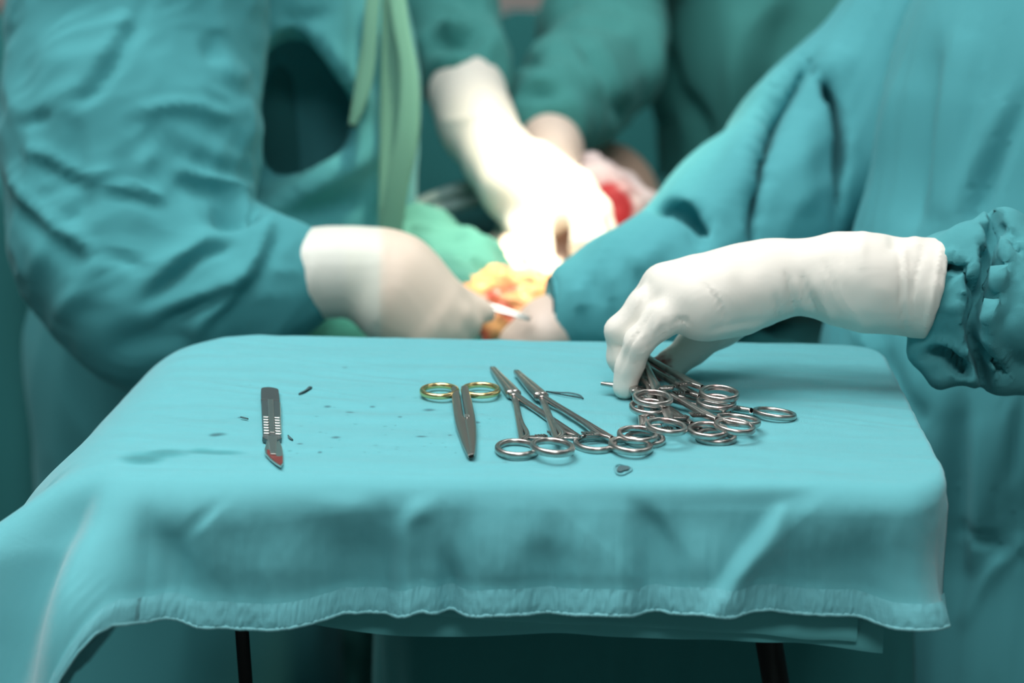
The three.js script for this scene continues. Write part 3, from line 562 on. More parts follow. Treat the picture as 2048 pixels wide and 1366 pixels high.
function dress(p, head, facing, cap) {
  const q = new THREE.Quaternion().setFromUnitVectors(V(0, 0, 1), facing);
  const capG = new THREE.SphereGeometry(0.101, 32, 20, 0, Math.PI * 2, 0, Math.PI * 0.52); capG.scale(0.95, 1.0, 1.06); capG.rotateX(-0.3);
  capG.applyQuaternion(q).translate(head.x, head.y + 0.03, head.z);
  part('surgical_cap', sculpt(capG, [], crumple(0.003, 30)), cap, p);
  const mk = new THREE.SphereGeometry(0.072, 28, 16, -0.15, Math.PI + 0.3, 0.75, 1.5); mk.scale(1.12, 1.0, 1.15); mk.translate(0, -0.055, 0.052);
  mk.applyQuaternion(q).translate(head.x, head.y, head.z);
  M.mask.side = THREE.DoubleSide; part('face_mask', mk, M.mask, p);
}
const A = (px, py, d, r) => [W(px, py, d), r];
function unit(a) { return a.normalize(); }

// --- nurse on the right: near hand on the instruments, far arm to the patient
{
  const nurse = thing('person', 'person in teal gown whose white-gloved hand is picking up clamps from the instrument table', 'person', V(0.5, 0, -1.55));
  // near glove: hand closing on the clamps, cuff over the gown sleeve
  const fing = (pts) => chain(pts.map(p => A(...p)));
  const palm = [
    ...chain([A(1940, 592, 1.258, 0.0290), A(1860, 578, 1.255, 0.0290), A(1735, 566, 1.255, 0.0284), A(1670, 555, 1.258, 0.0245), A(1570, 553, 1.262, 0.0200), A(1500, 562, 1.265, 0.0205)]),
    seg(W(1520, 580, 1.252), W(1392, 606, 1.238), 0.0195, 0.0160), seg(W(1520, 565, 1.262), W(1352, 586, 1.247), 0.0195, 0.0155), seg(W(1520, 556, 1.274), W(1328, 574, 1.262), 0.019, 0.0150), seg(W(1520, 558, 1.285), W(1338, 580, 1.280), 0.018, 0.0145),
    seg(W(1475, 622, 1.250), W(1398, 630, 1.238), 0.0150, 0.0120), seg(W(1420, 600, 1.24), W(1400, 595, 1.28), 0.02, 0.018)];
  const groups = [{ k: 0.016, prims: palm },
    { k: 0.004, prims: fing([[1372, 612, 1.236, 0.0132], [1325, 640, 1.234, 0.0110], [1277, 686, 1.236, 0.0092], [1259, 732, 1.243, 0.0087], [1250, 775, 1.247, 0.0080]]) },
    { k: 0.004, prims: fing([[1345, 588, 1.250, 0.0135], [1290, 612, 1.250, 0.0108], [1238, 662, 1.252, 0.0088], [1240, 715, 1.258, 0.0080], [1256, 756, 1.266, 0.0075]]) },
    { k: 0.004, prims: fing([[1322, 575, 1.265, 0.0125], [1288, 610, 1.266, 0.0105], [1244, 660, 1.270, 0.0086], [1250, 712, 1.276, 0.0078], [1266, 748, 1.280, 0.0074]]) },
    { k: 0.004, prims: fing([[1338, 580, 1.283, 0.0125], [1300, 612, 1.286, 0.0100], [1262, 655, 1.290, 0.0084], [1270, 706, 1.292, 0.0078], [1288, 742, 1.290, 0.0074]]) },
    { k: 0.008, prims: fing([[1510, 602, 1.283, 0.0190], [1438, 652, 1.296, 0.0130], [1384, 694, 1.300, 0.0104], [1342, 730, 1.296, 0.0088], [1328, 744, 1.292, 0.0078]]) },
    { k: 0.003, cut: true, fn: (() => { const p = W(1871, 580, 1.25), n = W(1893, 483, 1.25).sub(W(1850, 680, 1.25)).normalize(); const ax = n.clone().cross(FWD).normalize(); if (ax.x > 0) ax.negate(); const pl = plane(p, ax); return pl; })() }];
  const hand = solid(groups, 0.0023, 0.01);
  const hs = [
    R_([[1405, 566], [1428, 590], [1445, 620], [1455, 652]], 3.5, -1.33), R_([[1420, 572], [1440, 596]], 6, 0.76),
    R_([[1572, 545], [1583, 585], [1592, 628]], 5, -1.9), R_([[1590, 560], [1600, 600], [1614, 634]], 6, 1.71), R_([[1606, 550], [1622, 600], [1636, 634]], 5, -1.9), R_([[1630, 560], [1650, 610], [1668, 652]], 8, 1.52), R_([[1548, 590], [1556, 615], [1560, 640]], 5, -1.52),
    R_([[1660, 560], [1690, 610], [1735, 660]], 10, 1.33), R_([[1645, 520], [1670, 580], [1710, 640]], 6, -1.14),
    S_([[1688, 670], [1680, 570], [1692, 460]], 2.5, 0.7, 120), R_([[1795, 480], [1802, 570], [1812, 672]], 3.5, -1.52), R_([[1808, 476], [1812, 560], [1820, 672]], 4, 1.14), R_([[1850, 486], [1830, 560], [1818, 630]], 3.5, -1.14), R_([[1730, 458], [1722, 500], [1728, 540]], 14, 1.71), R_([[1825, 466], [1835, 500]], 16, 2.28), R_([[1790, 466], [1788, 500]], 12, -2.28),
    R_([[1885, 478], [1868, 580], [1846, 684]], 4, 1.9),
    R_([[1380, 648], [1362, 640], [1345, 648]], 4, -1.52), R_([[1330, 650], [1322, 662], [1330, 672]], 3.5, -1.52), R_([[1318, 640], [1312, 656], [1316, 670]], 3.5, 1.14), R_([[1288, 676], [1296, 688], [1304, 690]], 3, -1.33), R_([[1284, 710], [1292, 700]], 3, 0.76), R_([[1268, 726], [1280, 724]], 3, -0.76),
    R_([[1222, 686], [1234, 692], [1248, 690]], 3, -1.14), R_([[1300, 560], [1290, 590], [1276, 625]], 6, -1.14), R_([[1306, 618], [1284, 655], [1262, 690], [1240, 745]], 4, -1.2), R_([[1420, 660], [1470, 650], [1530, 640]], 6, -0.95)];
  sculpt(hand, hs, (x, y, z) => 0.0004 * noise(x * 45, y * 45, z * 45));
  { // blood smear on the thumb tip
    const p = hand.attributes.position, c = [];
    const t = W(1316, 735, 1.285);
    for (let i = 0; i < p.count; i++) { const x = p.getX(i), y = p.getY(i), z = p.getZ(i), d = Math.hypot(x - t.x, (y - t.y) * 0.62, (z - t.z) * 0.7), b = sstep(0.012, 0.003, d + 0.004 * noise(x * 300, y * 300, z * 300)); c.push(1 - 0.55 * b, 1 - 0.86 * b, 1 - 0.86 * b); }
    hand.setAttribute('color', new THREE.Float32BufferAttribute(c, 3));
  }
  M.gloveNear = M.glove.clone(); M.gloveNear.vertexColors = true;
  part('glove', hand, M.gloveNear, nurse, 'white latex glove with blood on its thumb');
  // near sleeve, bunched behind the glove
  const sl = [...chain([A(1876, 575, 1.262, 0.026), A(1905, 580, 1.262, 0.034), A(1960, 585, 1.262, 0.043), A(2040, 588, 1.27, 0.047), A(2190, 600, 1.30, 0.062)]),
    ...chain([A(1872, 640, 1.262, 0.018), A(1852, 702, 1.262, 0.008), A(1882, 752, 1.262, 0.006)]), seg(W(1852, 702, 1.262), W(1935, 680, 1.258), 0.008, 0.022), seg(W(1882, 755, 1.262), W(1930, 735, 1.262), 0.006, 0.010), seg(W(1985, 446, 1.256), W(1962, 600, 1.238), 0.008, 0.014), seg(W(2015, 452, 1.25), W(2045, 640, 1.235), 0.010, 0.02), seg(W(1960, 720, 1.25), W(2000, 755, 1.26), 0.016, 0.008), seg(W(2000, 740, 1.26), W(2080, 735, 1.27), 0.014, 0.02), seg(W(1885, 500, 1.262), W(1925, 505, 1.25), 0.006, 0.018)];
  const upperArm = chain([[W(2190, 600, 1.30), 0.062], [W(2330, 500, 1.42), 0.075], [V(0.60, 1.36, -1.46), 0.085]]);
  const ss = [
    R_([[1985, 424], [1992, 480], [1975, 560], [1960, 610]], 7, 3.5), R_([[1955, 470], [1945, 540], [1930, 600], [1932, 660]], 9, 4), R_([[2008, 450], [2004, 540], [1985, 620], [1988, 700]], 14, 7), R_([[2030, 520], [2020, 640]], 10, -4),
    R_([[1876, 535], [1890, 536], [1905, 528]], 4, -4), R_([[1878, 575], [1905, 550], [1935, 530]], 7, -4), R_([[1890, 515], [1905, 505], [1928, 525]], 8, 3), R_([[1882, 610], [1910, 615], [1930, 605]], 12, 2.5),
    R_([[1838, 700], [1870, 680], [1905, 690], [1930, 720]], 8, 4), R_([[1855, 712], [1885, 706], [1912, 722], [1932, 752]], 10, -11), R_([[1900, 715], [1918, 735], [1930, 752]], 10, -8), R_([[1870, 745], [1890, 770]], 6, 2),
    R_([[1950, 680], [1990, 725], [2010, 760]], 4, -4), R_([[1966, 668], [2005, 715], [2030, 770]], 8, 3), R_([[2020, 460], [2040, 480]], 6, -4), R_([[2048, 505], [2025, 485], [2010, 450]], 5, -6), R_([[2044, 560], [2035, 590], [2048, 610]], 6, -3), R_([[1960, 640], [2000, 620], [2040, 570]], 14, 2.5), R_([[1990, 560], [2010, 620], [2000, 660]], 10, -1.5)];
  const sleeve = sculpt(solid([{ k: 0.012, prims: [...sl, ...upperArm] },
    { k: 0.005, cut: true, prims: [[1998, 446, 1.240], [1992, 490, 1.230], [1976, 550, 1.224], [1952, 605, 1.220], [1946, 655, 1.222], [1957, 705, 1.230], [1972, 752, 1.242]].reduce((o, p, i, a) => i ? [...o, seg(W(...a[i - 1]), W(...p), 0.022, 0.022, [unit(V(1, 0.25, 0)), 5])] : o, []) },
    { k: 0.006, cut: true, prims: [seg(W(1886, 716, 1.232), W(1920, 738, 1.232), 0.017, 0.017, [unit(V(0.4, 1, 0)), 2])] },
    { k: 0.004, cut: true, prims: [seg(W(1956, 690, 1.216), W(2016, 748, 1.236), 0.012, 0.012, [unit(V(0.7, 0.7, 0)), 5]), seg(W(1884, 540, 1.236), W(1902, 534, 1.232), 0.010, 0.008, [V(0, 1, 0), 4]), seg(W(2022, 480, 1.214), W(2060, 520, 1.214), 0.012, 0.012, [unit(V(0.7, 0.7, 0)), 4])] }], 0.0032, 0.02), ss, (x, y, z) => 0.0007 * ridge(x * 26, y * 14, z * 26));
  { const p = sleeve.attributes.position, uv = []; for (let i = 0; i < p.count; i++) uv.push(p.getX(i) / 0.02 + p.getZ(i) / 0.05, p.getY(i) / 0.02 - p.getZ(i) / 0.03); sleeve.setAttribute('uv', new THREE.Float32BufferAttribute(uv, 2)); }
  M.sleeveNear = cloth(rgb(0.075, 0.34, 0.375), { bumpMap: weave, bumpScale: 0.00025 });
  part('sleeve', sleeve, M.sleeveNear, nurse, 'bunched teal gown sleeve');
  // gown: torso and far sleeve
  const n1 = V(0, 0, 1);
  const torso = [seg(V(0.52, 1.34, -1.60), V(0.50, 1.12, -1.60), 0.13, 0.175), seg(V(0.50, 1.12, -1.6), V(0.475, 0.9, -1.58), 0.18, 0.2), seg(V(0.475, 0.9, -1.58), V(0.475, 0.12, -1.58), 0.2, 0.23), seg(V(0.57, 1.37, -1.44), V(0.53, 1.36, -1.76), 0.075, 0.085)];
  const arm = chain([[V(0.5, 1.30, -1.87), 0.075], A(1662, 288, 1.80, 0.075), A(1484, 456, 1.73, 0.067), A(1310, 590, 1.66, 0.056), A(1165, 618, 1.64, 0.042)]);
  const groupsG = [{ k: 0.05, prims: torso }, { k: 0.045, join: 0.006, prims: arm }, { k: 0.004, cut: true, fn: plane(V(0, 0.3, 0), V(0, 1, 0)) }];
  const groove = (pts, r, f) => { const q = new THREE.CatmullRomCurve3(pts.map(p => W(...p))).getPoints(10); return q.slice(1).map((p, i) => { const taper = Math.sin(Math.PI * clamp((i + 1) / 11, 0.12, 0.88)); return seg(q[i], p, r * taper, r * taper, [unit(p.clone().sub(q[i]).cross(FWD)), f]); }); };
  groupsG.push({ k: 0.012, cut: true, prims: groove([[1622, 128, 1.745], [1592, 180, 1.735], [1545, 265, 1.715], [1515, 352, 1.678], [1497, 480, 1.65]], 0.034, 4.2) }, { k: 0.012, cut: true, prims: groove([[1646, 190, 1.742], [1658, 225, 1.74], [1668, 300, 1.722], [1668, 430, 1.69]], 0.030, 4.2) }, { k: 0.012, cut: true, prims: groove([[1325, 432, 1.668], [1365, 440, 1.66], [1392, 470, 1.655], [1412, 520, 1.65]], 0.024, 3) });
  groupsG[2].fn = (x, y, z) => y - 0.12;
  groupsG.push({ k: 0.006, cut: true, fn: plane(W(1098, 600, 1.635), unit(W(1165, 608, 1.64).sub(W(1098, 604, 1.635)))) });
  const gs = [
    R_([[1570, 140], [1520, 250], [1480, 340], [1420, 430]], 39.0, 8), R_([[1620, 230], [1600, 320], [1590, 430]], 39.0, 10),
    R_([[1690, 100], [1655, 170]], 26.0, 8), R_([[1341, 425], [1377, 432], [1408, 500]], 18.2, -9), R_([[1330, 470], [1290, 520], [1240, 540]], 20.8, 6), R_([[1240, 520], [1270, 560], [1290, 620]], 13.0, -7), R_([[1190, 560], [1215, 610], [1225, 660]], 11.7, -6), R_([[1150, 570], [1165, 620]], 11.7, 5),
    R_([[2046, 200], [1979, 351], [1938, 450]], 22, -11), R_([[2020, 190], [1950, 350], [1910, 450]], 28.6, 6), R_([[1874, 99], [1845, 328], [1821, 456]], 30, -11), R_([[1930, 60], [1890, 250], [1870, 440]], 36, 9), R_([[1800, 160], [1750, 320], [1715, 460]], 33.8, 6),
    R_([[2012, 820], [2008, 940], [2004, 1060]], 5, 5), R_([[2030, 820], [2024, 960]], 7, -5), R_([[1920, 820], [1915, 1000], [1925, 1180]], 28.6, -9), R_([[1960, 830], [1960, 1000], [1940, 1150]], 31.2, 8), R_([[1905, 1060], [1960, 1070], [2048, 1120]], 8, -5), R_([[1925, 1250], [1980, 1150], [2048, 1080]], 13.0, 5), R_([[1760, 700], [1800, 800], [1850, 850]], 26.0, -8), R_([[1720, 650], [1745, 720]], 18.2, 6)];
  const lower = crumple(0.004, 9, V(0, 1, 0), 5);
  part('gown', gownSolid(groupsG, 0.0068, gs, (x, y, z) => lower(x, y, z) * (0.6 + 0.5 * sstep(1.1, 0.9, y)) + 0.0016 * ridge(x * 26 + z * 26, y * 2.2, 4)), M.gownRight, nurse, 'loose teal surgical gown');
  const cuffEnd = W(1090, 618, 1.635), wr = W(1060, 612, 1.63);
  part('cuff', rod([W(1170, 618, 1.64), W(1128, 618, 1.637), cuffEnd], (t) => [0.031 - 0.004 * t, 0.031 - 0.004 * t], { seg: 12, round: 24 }), M.gownRight, nurse);
  // far glove, mostly behind the sleeve and hands
  const fg = [{ k: 0.014, prims: [seg(W(1152, 640, 1.637), W(1097, 659, 1.64), 0.028, 0.024), seg(W(1097, 659, 1.64), W(1042, 686, 1.65), 0.026, 0.019), seg(W(1092, 674, 1.62), W(1042, 702, 1.63), 0.02, 0.016)] },
    { k: 0.005, prims: chain([A(1042, 694, 1.63, 0.012), A(1007, 724, 1.63, 0.010), A(990, 746, 1.64, 0.0085)]) }, { k: 0.005, prims: chain([A(1042, 684, 1.648, 0.012), A(1007, 712, 1.652, 0.010), A(988, 736, 1.66, 0.0085)]) }, { k: 0.005, prims: chain([A(1044, 676, 1.664, 0.012), A(1010, 702, 1.67, 0.010), A(992, 728, 1.675, 0.0085)]) }, { k: 0.005, prims: chain([A(1044, 706, 1.618, 0.011), A(1014, 732, 1.615, 0.009), A(1000, 750, 1.62, 0.008)]) }, { k: 0.006, prims: chain([A(1082, 674, 1.67, 0.013), A(1052, 682, 1.69, 0.011), A(1030, 702, 1.69, 0.009)]) }];
  part('glove', solid(fg, 0.004), M.gloveSkin, nurse, 'gloved far hand at the operation site');
  const head = V(0.44, 1.66, -1.6), face = unit(V(-0.9, -0.45, 0.12)), fh = unit(V(-1, 0, 0.1));
  part('body', bodyGeo(head, V(0.5, 1.45, -1.6), V(0.49, 0.92, -1.58), V(0.5, 0, -1.58), fh), M.skin, nurse);
  dress(nurse, head, fh, M.gownRight);
}

// --- surgeon on the left, right hand holding forceps
{
  const sur = thing('person', 'person in teal gown with wrinkled bent sleeve, gloved hand holding forceps behind the scalpel', 'person', V(-0.27, 0, -1.86));
  const torso = [seg(V(-0.28, 1.38, -1.93), V(-0.272, 1.10, -1.92), 0.13, 0.165), seg(V(-0.272, 1.10, -1.92), V(-0.275, 0.95, -1.92), 0.165, 0.165), seg(V(-0.275, 0.95, -1.92), V(-0.33, 0.82, -1.94), 0.165, 0.15), seg(V(-0.33, 0.82, -1.94), V(-0.36, 0.12, -1.94), 0.15, 0.18), seg(V(-0.36, 1.40, -1.76), V(-0.32, 1.40, -2.08), 0.085, 0.08)];
  const arm = [...chain([[V(-0.30, 1.38, -1.72), 0.105], A(275, 60, 1.69, 0.106), A(262, 280, 1.66, 0.104), A(262, 480, 1.64, 0.092), A(320, 590, 1.62, 0.078)]), ...chain([A(320, 575, 1.62, 0.078), A(430, 572, 1.61, 0.066), A(520, 560, 1.605, 0.050), A(584, 554, 1.60, 0.037)]), seg(W(265, 600, 1.65), W(330, 680, 1.66), 0.052, 0.045)];
  const gs = [R_([[56, 292], [103, 318], [169, 351], [225, 337]], 14.0, 6.3), R_([[70, 315], [120, 345], [180, 372]], 18.6, -4.2), R_([[15, 338], [77, 420], [154, 477], [195, 507]], 15.5, 7.4), R_([[40, 410], [100, 470], [170, 520]], 21.7, -5.2), R_([[205, 369], [267, 379], [328, 400]], 12.4, 5.2), R_([[215, 385], [270, 396], [320, 416]], 15.5, -4.2), R_([[359, 338], [410, 359], [477, 379], [500, 408]], 15.5, 8.4), R_([[350, 360], [410, 385], [470, 405]], 18.6, -5.2),
    R_([[272, 225], [359, 210], [461, 231]], 15.5, 5.2), R_([[282, 26], [241, 108], [195, 174], [154, 205]], 15.5, -8.4), R_([[255, 20], [215, 100], [170, 160]], 21.7, 4.2), R_([[425, 432], [465, 425], [500, 424]], 21.7, -23.1), R_([[505, 425], [512, 428]], 14.0, -21.0), R_([[297, 600], [350, 555], [400, 512], [461, 492]], 14.0, -10.5), R_([[280, 570], [340, 530], [400, 490], [460, 460]], 21.7, 6.3), R_([[113, 635], [164, 579], [205, 518]], 24.8, 7.4), R_([[310, 620], [400, 590], [490, 545]], 21.7, 7.4), R_([[320, 650], [400, 612], [490, 575]], 12.4, -8.4),
    R_([[390, 665], [461, 589], [512, 512], [538, 440]], 21.7, 9.5), R_([[415, 660], [480, 600], [535, 520], [555, 460]], 15.5, -6.3), R_([[436, 30], [450, 130], [492, 170]], 21.7, 5.2), R_([[435, 60], [430, 130]], 24.8, -6.3), R_([[41, 250], [100, 232]], 14.0, -5.2), R_([[160, 240], [150, 330], [170, 420]], 24.8, -4.2), R_([[480, 200], [500, 250], [480, 300]], 24.8, 5.2), R_([[350, 270], [420, 300], [480, 330]], 24.8, 5.2), R_([[110, 450], [150, 430], [180, 390]], 21.7, -6.3), R_([[60, 560], [90, 500], [110, 440]], 21.7, 5.2), R_([[310, 300], [280, 340], [290, 400]], 18.6, 4.2), R_([[200, 505], [250, 520], [290, 540]], 12.4, -5.2), R_([[240, 690], [320, 670], [390, 690]], 21.7, -6.3)];
  const cra = crumple(0.0035, 12, unit(V(0.4, 1, 0)), 1.6), crb = crumple(0.0022, 26, unit(V(1, 0.35, 0)), 2.6), cr = (x, y, z) => cra(x, y, z) + crb(x, y, z); crumple(0, 1, unit(V(0.4, 1, 0)), 1.6);
  // sleeve kept as its own surface so that the arm stands clear of the body
  const slG = gownSolid([{ k: 0.03, prims: arm }], 0.0048, gs, cr);
  part('sleeve', slG, M.gownLeft, sur, 'wrinkled teal gown sleeve');
  // the front of the gown gapes open beside the arm
  const ts = [R_([[620, 60], [680, 130], [720, 200]], 20, 6), R_([[520, 400], [600, 380], [700, 330], [770, 290]], 26, 8), R_([[560, 430], [640, 420], [720, 400]], 22, -8), R_([[720, 60], [760, 160], [800, 240]], 18, -6), R_([[560, 20], [600, 40], [660, 30]], 16, -6), R_([[740, 260], [760, 340], [740, 420]], 18, 6)];
  const tg = solid([{ k: 0.06, prims: torso }, { k: 0.012, cut: true, prims: [seg(W(580, 112, 1.765), W(655, 225, 1.80), 0.023, 0.026), seg(W(655, 225, 1.80), W(650, 262, 1.80), 0.026, 0.022), seg(W(648, 258, 1.80), W(560, 322, 1.775), 0.022, 0.030), seg(W(556, 180, 1.775), W(520, 330, 1.77), 0.036, 0.036), seg(W(600, 180, 1.84), W(590, 400, 1.87), 0.05, 0.05), seg(W(590, 150, 1.81), W(610, 250, 1.82), 0.034, 0.040)] }, { k: 0.004, cut: true, fn: (x, y, z) => y - 0.12 }], 0.007, 0.02);
  const tc = crumple(0.006, 11, V(0, 1, 0), 2.5);
  sculpt(tg, ts, (x, y, z) => tc(x, y, z) * 0.7);
  part('scrub_top', solid([{ k: 0.04, prims: [seg(V(-0.275, 1.36, -1.96), V(-0.28, 0.95, -1.96), 0.09, 0.1)] }], 0.012), cloth(rgb(0.03, 0.2, 0.21)), sur, 'dark teal scrub top inside the gown');
  part('gown', tg, M.gownLeft, sur, 'teal surgical gown gaping beside the arm');
  // waist ties hanging down the gown
  const tie = (pts, w) => rod(pts.map(p => W(...p)), (t) => [w(t), 0.002], { seg: 40, round: 10, up: FWD.clone().negate(), power: 0.6 });
  part('gown_tie', tie([[752, -60, 1.79], [742, 40, 1.78], [735, 130, 1.775], [715, 225, 1.77], [700, 262, 1.77]], lin([0, 0.7, 1], [0.0065, 0.007, 0.003])), M.tie, sur, 'pale green gown tie');
  part('gown_tie', tie([[788, -60, 1.80], [800, 40, 1.79], [818, 150, 1.785], [815, 270, 1.785], [795, 370, 1.79], [778, 490, 1.80]], lin([0, 0.3, 0.6, 1], [0.008, 0.0075, 0.0105, 0.011])), M.tie, sur, 'pale green gown tie');
  // glove: cuff and hand
  const gl = [{ k: 0.02, prims: [...chain([A(580, 554, 1.60, 0.0375), A(640, 546, 1.60, 0.0325), A(700, 542, 1.60, 0.0305), A(755, 548, 1.60, 0.0315), A(800, 572, 1.60, 0.034)]), seg(W(800, 545, 1.602), W(886, 594, 1.60), 0.027, 0.017), seg(W(800, 572, 1.595), W(880, 622, 1.592), 0.028, 0.018), seg(W(795, 600, 1.592), W(862, 648, 1.588), 0.028, 0.018), seg(W(790, 625, 1.592), W(838, 668, 1.588), 0.026, 0.017)] },
    { k: 0.006, prims: chain([A(886, 592, 1.602, 0.0145), A(925, 606, 1.604, 0.0112), A(955, 618, 1.606, 0.0092), A(975, 628, 1.606, 0.0078)]) },
    { k: 0.006, prims: chain([A(880, 620, 1.592, 0.0145), A(920, 634, 1.590, 0.0115), A(938, 650, 1.595, 0.0095), A(935, 664, 1.602, 0.0085)]) },
    { k: 0.006, prims: chain([A(862, 646, 1.588, 0.0140), A(900, 662, 1.586, 0.0110), A(912, 680, 1.59, 0.0092), A(904, 694, 1.60, 0.0082)]) },
    { k: 0.006, prims: chain([A(838, 666, 1.588, 0.0130), A(870, 688, 1.586, 0.0100), A(878, 704, 1.59, 0.0085), A(870, 716, 1.60, 0.0078)]) },
    { k: 0.008, prims: chain([A(810, 560, 1.625, 0.018), A(880, 590, 1.63, 0.0125), A(930, 606, 1.622, 0.0105), A(962, 620, 1.615, 0.0085)]) }];
  const lg = sculpt(solid(gl, 0.0045), [R_([[600, 470], [620, 560], [606, 640]], 6, 2), R_([[690, 468], [684, 560], [690, 650]], 5, -1.2), R_([[765, 474], [768, 560], [752, 650]], 5, 1.5), R_([[640, 465], [655, 480]], 10, -1.5)]);
  { const p = lg.attributes.position, c = []; for (let i = 0; i < p.count; i++) { const [u] = proj(p.getX(i), p.getY(i), p.getZ(i)), t = sstep(752, 772, u), s = sstep(686, 692, u) * (1 - t); c.push(0.68 + 0.02 * s + 0.08 * t, 0.70 + 0.02 * s - 0.07 * t, 0.63 - 0.12 * t); } lg.setAttribute('color', new THREE.Float32BufferAttribute(c, 3)); }
  part('glove', lg, new THREE.MeshPhysicalMaterial({ color: 0xffffff, vertexColors: true, roughness: 0.5 }), sur, 'latex glove, skin showing through past its white cuff');
  const head = V(-0.19, 1.66, -1.93), fh = unit(V(1, 0, -0.15));
  part('body', bodyGeo(head, V(-0.29, 1.47, -1.95), V(-0.32, 0.92, -1.95), V(-0.36, 0, -1.92), fh), M.skin, sur);
  dress(sur, head, fh, M.gownLeft);
  // forceps in that hand
  const fc = thing('forceps', 'slim steel forceps in the gloved hand behind the scalpel, pointing into the wound', 'forceps', W(960, 615, 1.605));
  for (const s of [-1, 1]) part('arm', rod([W(925, 596 + s * 2, 1.61), W(985, 614 + s * 4, 1.606), W(1030, 628 + s * 2.5, 1.60), W(1066, 640 + s * 0.8, 1.60)], (t) => [0.0032 - 0.002 * t, 0.0014], { seg: 24, up: UPV }), M.steelBright, fc);
}

// --- second surgeon behind, brightly lit hand over the operation site
{
  const sur = thing('person', 'person in green gown whose gloved hand is brightly lit over the operation site', 'person', V(-0.06, 0, -2.5));
  const groups = [{ k: 0.05, prims: [seg(V(-0.34, 1.38, -2.55), V(-0.34, 1.05, -2.55), 0.13, 0.16), seg(V(-0.34, 1.05, -2.55), V(-0.36, 0.12, -2.55), 0.16, 0.2), seg(V(-0.38, 1.4, -2.42), V(-0.3, 1.38, -2.66), 0.08, 0.085), ...chain([[V(-0.27, 1.37, -2.44), 0.085], [V(-0.13, 1.28, -2.32), 0.062], A(880, 20, 2.20, 0.052), A(925, 130, 2.12, 0.044), A(945, 185, 2.08, 0.036)])] }, { k: 0.004, cut: true, fn: (x, y, z) => y - 0.12 }];
  part('gown', gownSolid(groups, 0.010, [R_([[850, 60], [900, 80], [960, 60]], 18, -16), R_([[860, 120], [905, 130], [950, 110]], 16, 13), R_([[880, 30], [905, 50], [930, 30]], 16, 12), R_([[930, 90], [950, 120], [960, 160]], 12, -9)], crumple(0.011, 15)), M.gownBack, sur, 'green surgical gown');
  const gl = [{ k: 0.02, prims: [...chain([A(935, 190, 2.07, 0.0425), A(955, 250, 2.04, 0.037), A(1000, 320, 2.0, 0.034), A(1040, 380, 1.97, 0.036)]), seg(W(1030, 370, 1.965), W(1075, 440, 1.945), 0.033, 0.021), seg(W(1050, 365, 1.96), W(1110, 420, 1.945), 0.032, 0.02), seg(W(1065, 360, 1.965), W(1140, 395, 1.95), 0.03, 0.019), seg(W(1075, 350, 1.975), W(1155, 375, 1.965), 0.028, 0.018)] },
    { k: 0.006, prims: chain([A(1066, 432, 1.946, 0.018), A(1078, 490, 1.92, 0.014), A(1090, 535, 1.905, 0.012), A(1094, 562, 1.90, 0.010)]) },
    { k: 0.006, prims: chain([A(1135, 405, 1.945, 0.017), A(1165, 440, 1.925, 0.0135), A(1166, 480, 1.915, 0.0115), A(1156, 500, 1.92, 0.010)]) },
    { k: 0.006, prims: chain([A(1148, 392, 1.95, 0.0165), A(1184, 430, 1.935, 0.013), A(1190, 476, 1.925, 0.011), A(1180, 500, 1.93, 0.0095)]) },
    { k: 0.006, prims: chain([A(1158, 376, 1.965, 0.0155), A(1200, 420, 1.955, 0.012), A(1210, 460, 1.95, 0.0105), A(1202, 484, 1.95, 0.009)]) },
    { k: 0.008, prims: chain([A(1010, 380, 1.965, 0.019), A(1038, 450, 1.945, 0.0145), A(1062, 510, 1.92, 0.0125), A(1082, 556, 1.91, 0.0105)]) }];
  part('glove', sculpt(solid(gl, 0.005), [R_([[880, 240], [940, 235], [1000, 200]], 8, 2)]), M.glove, sur, 'white latex glove in the beam of the lamp');
  const head = V(-0.24, 1.64, -2.5), fh = unit(V(0.5, 0, 0.85));
  part('body', bodyGeo(head, V(-0.32, 1.46, -2.54), V(-0.35, 0.92, -2.55), V(-0.36, 0, -2.55), fh), M.skin, sur); dress(sur, head, fh, M.gownBack);
}
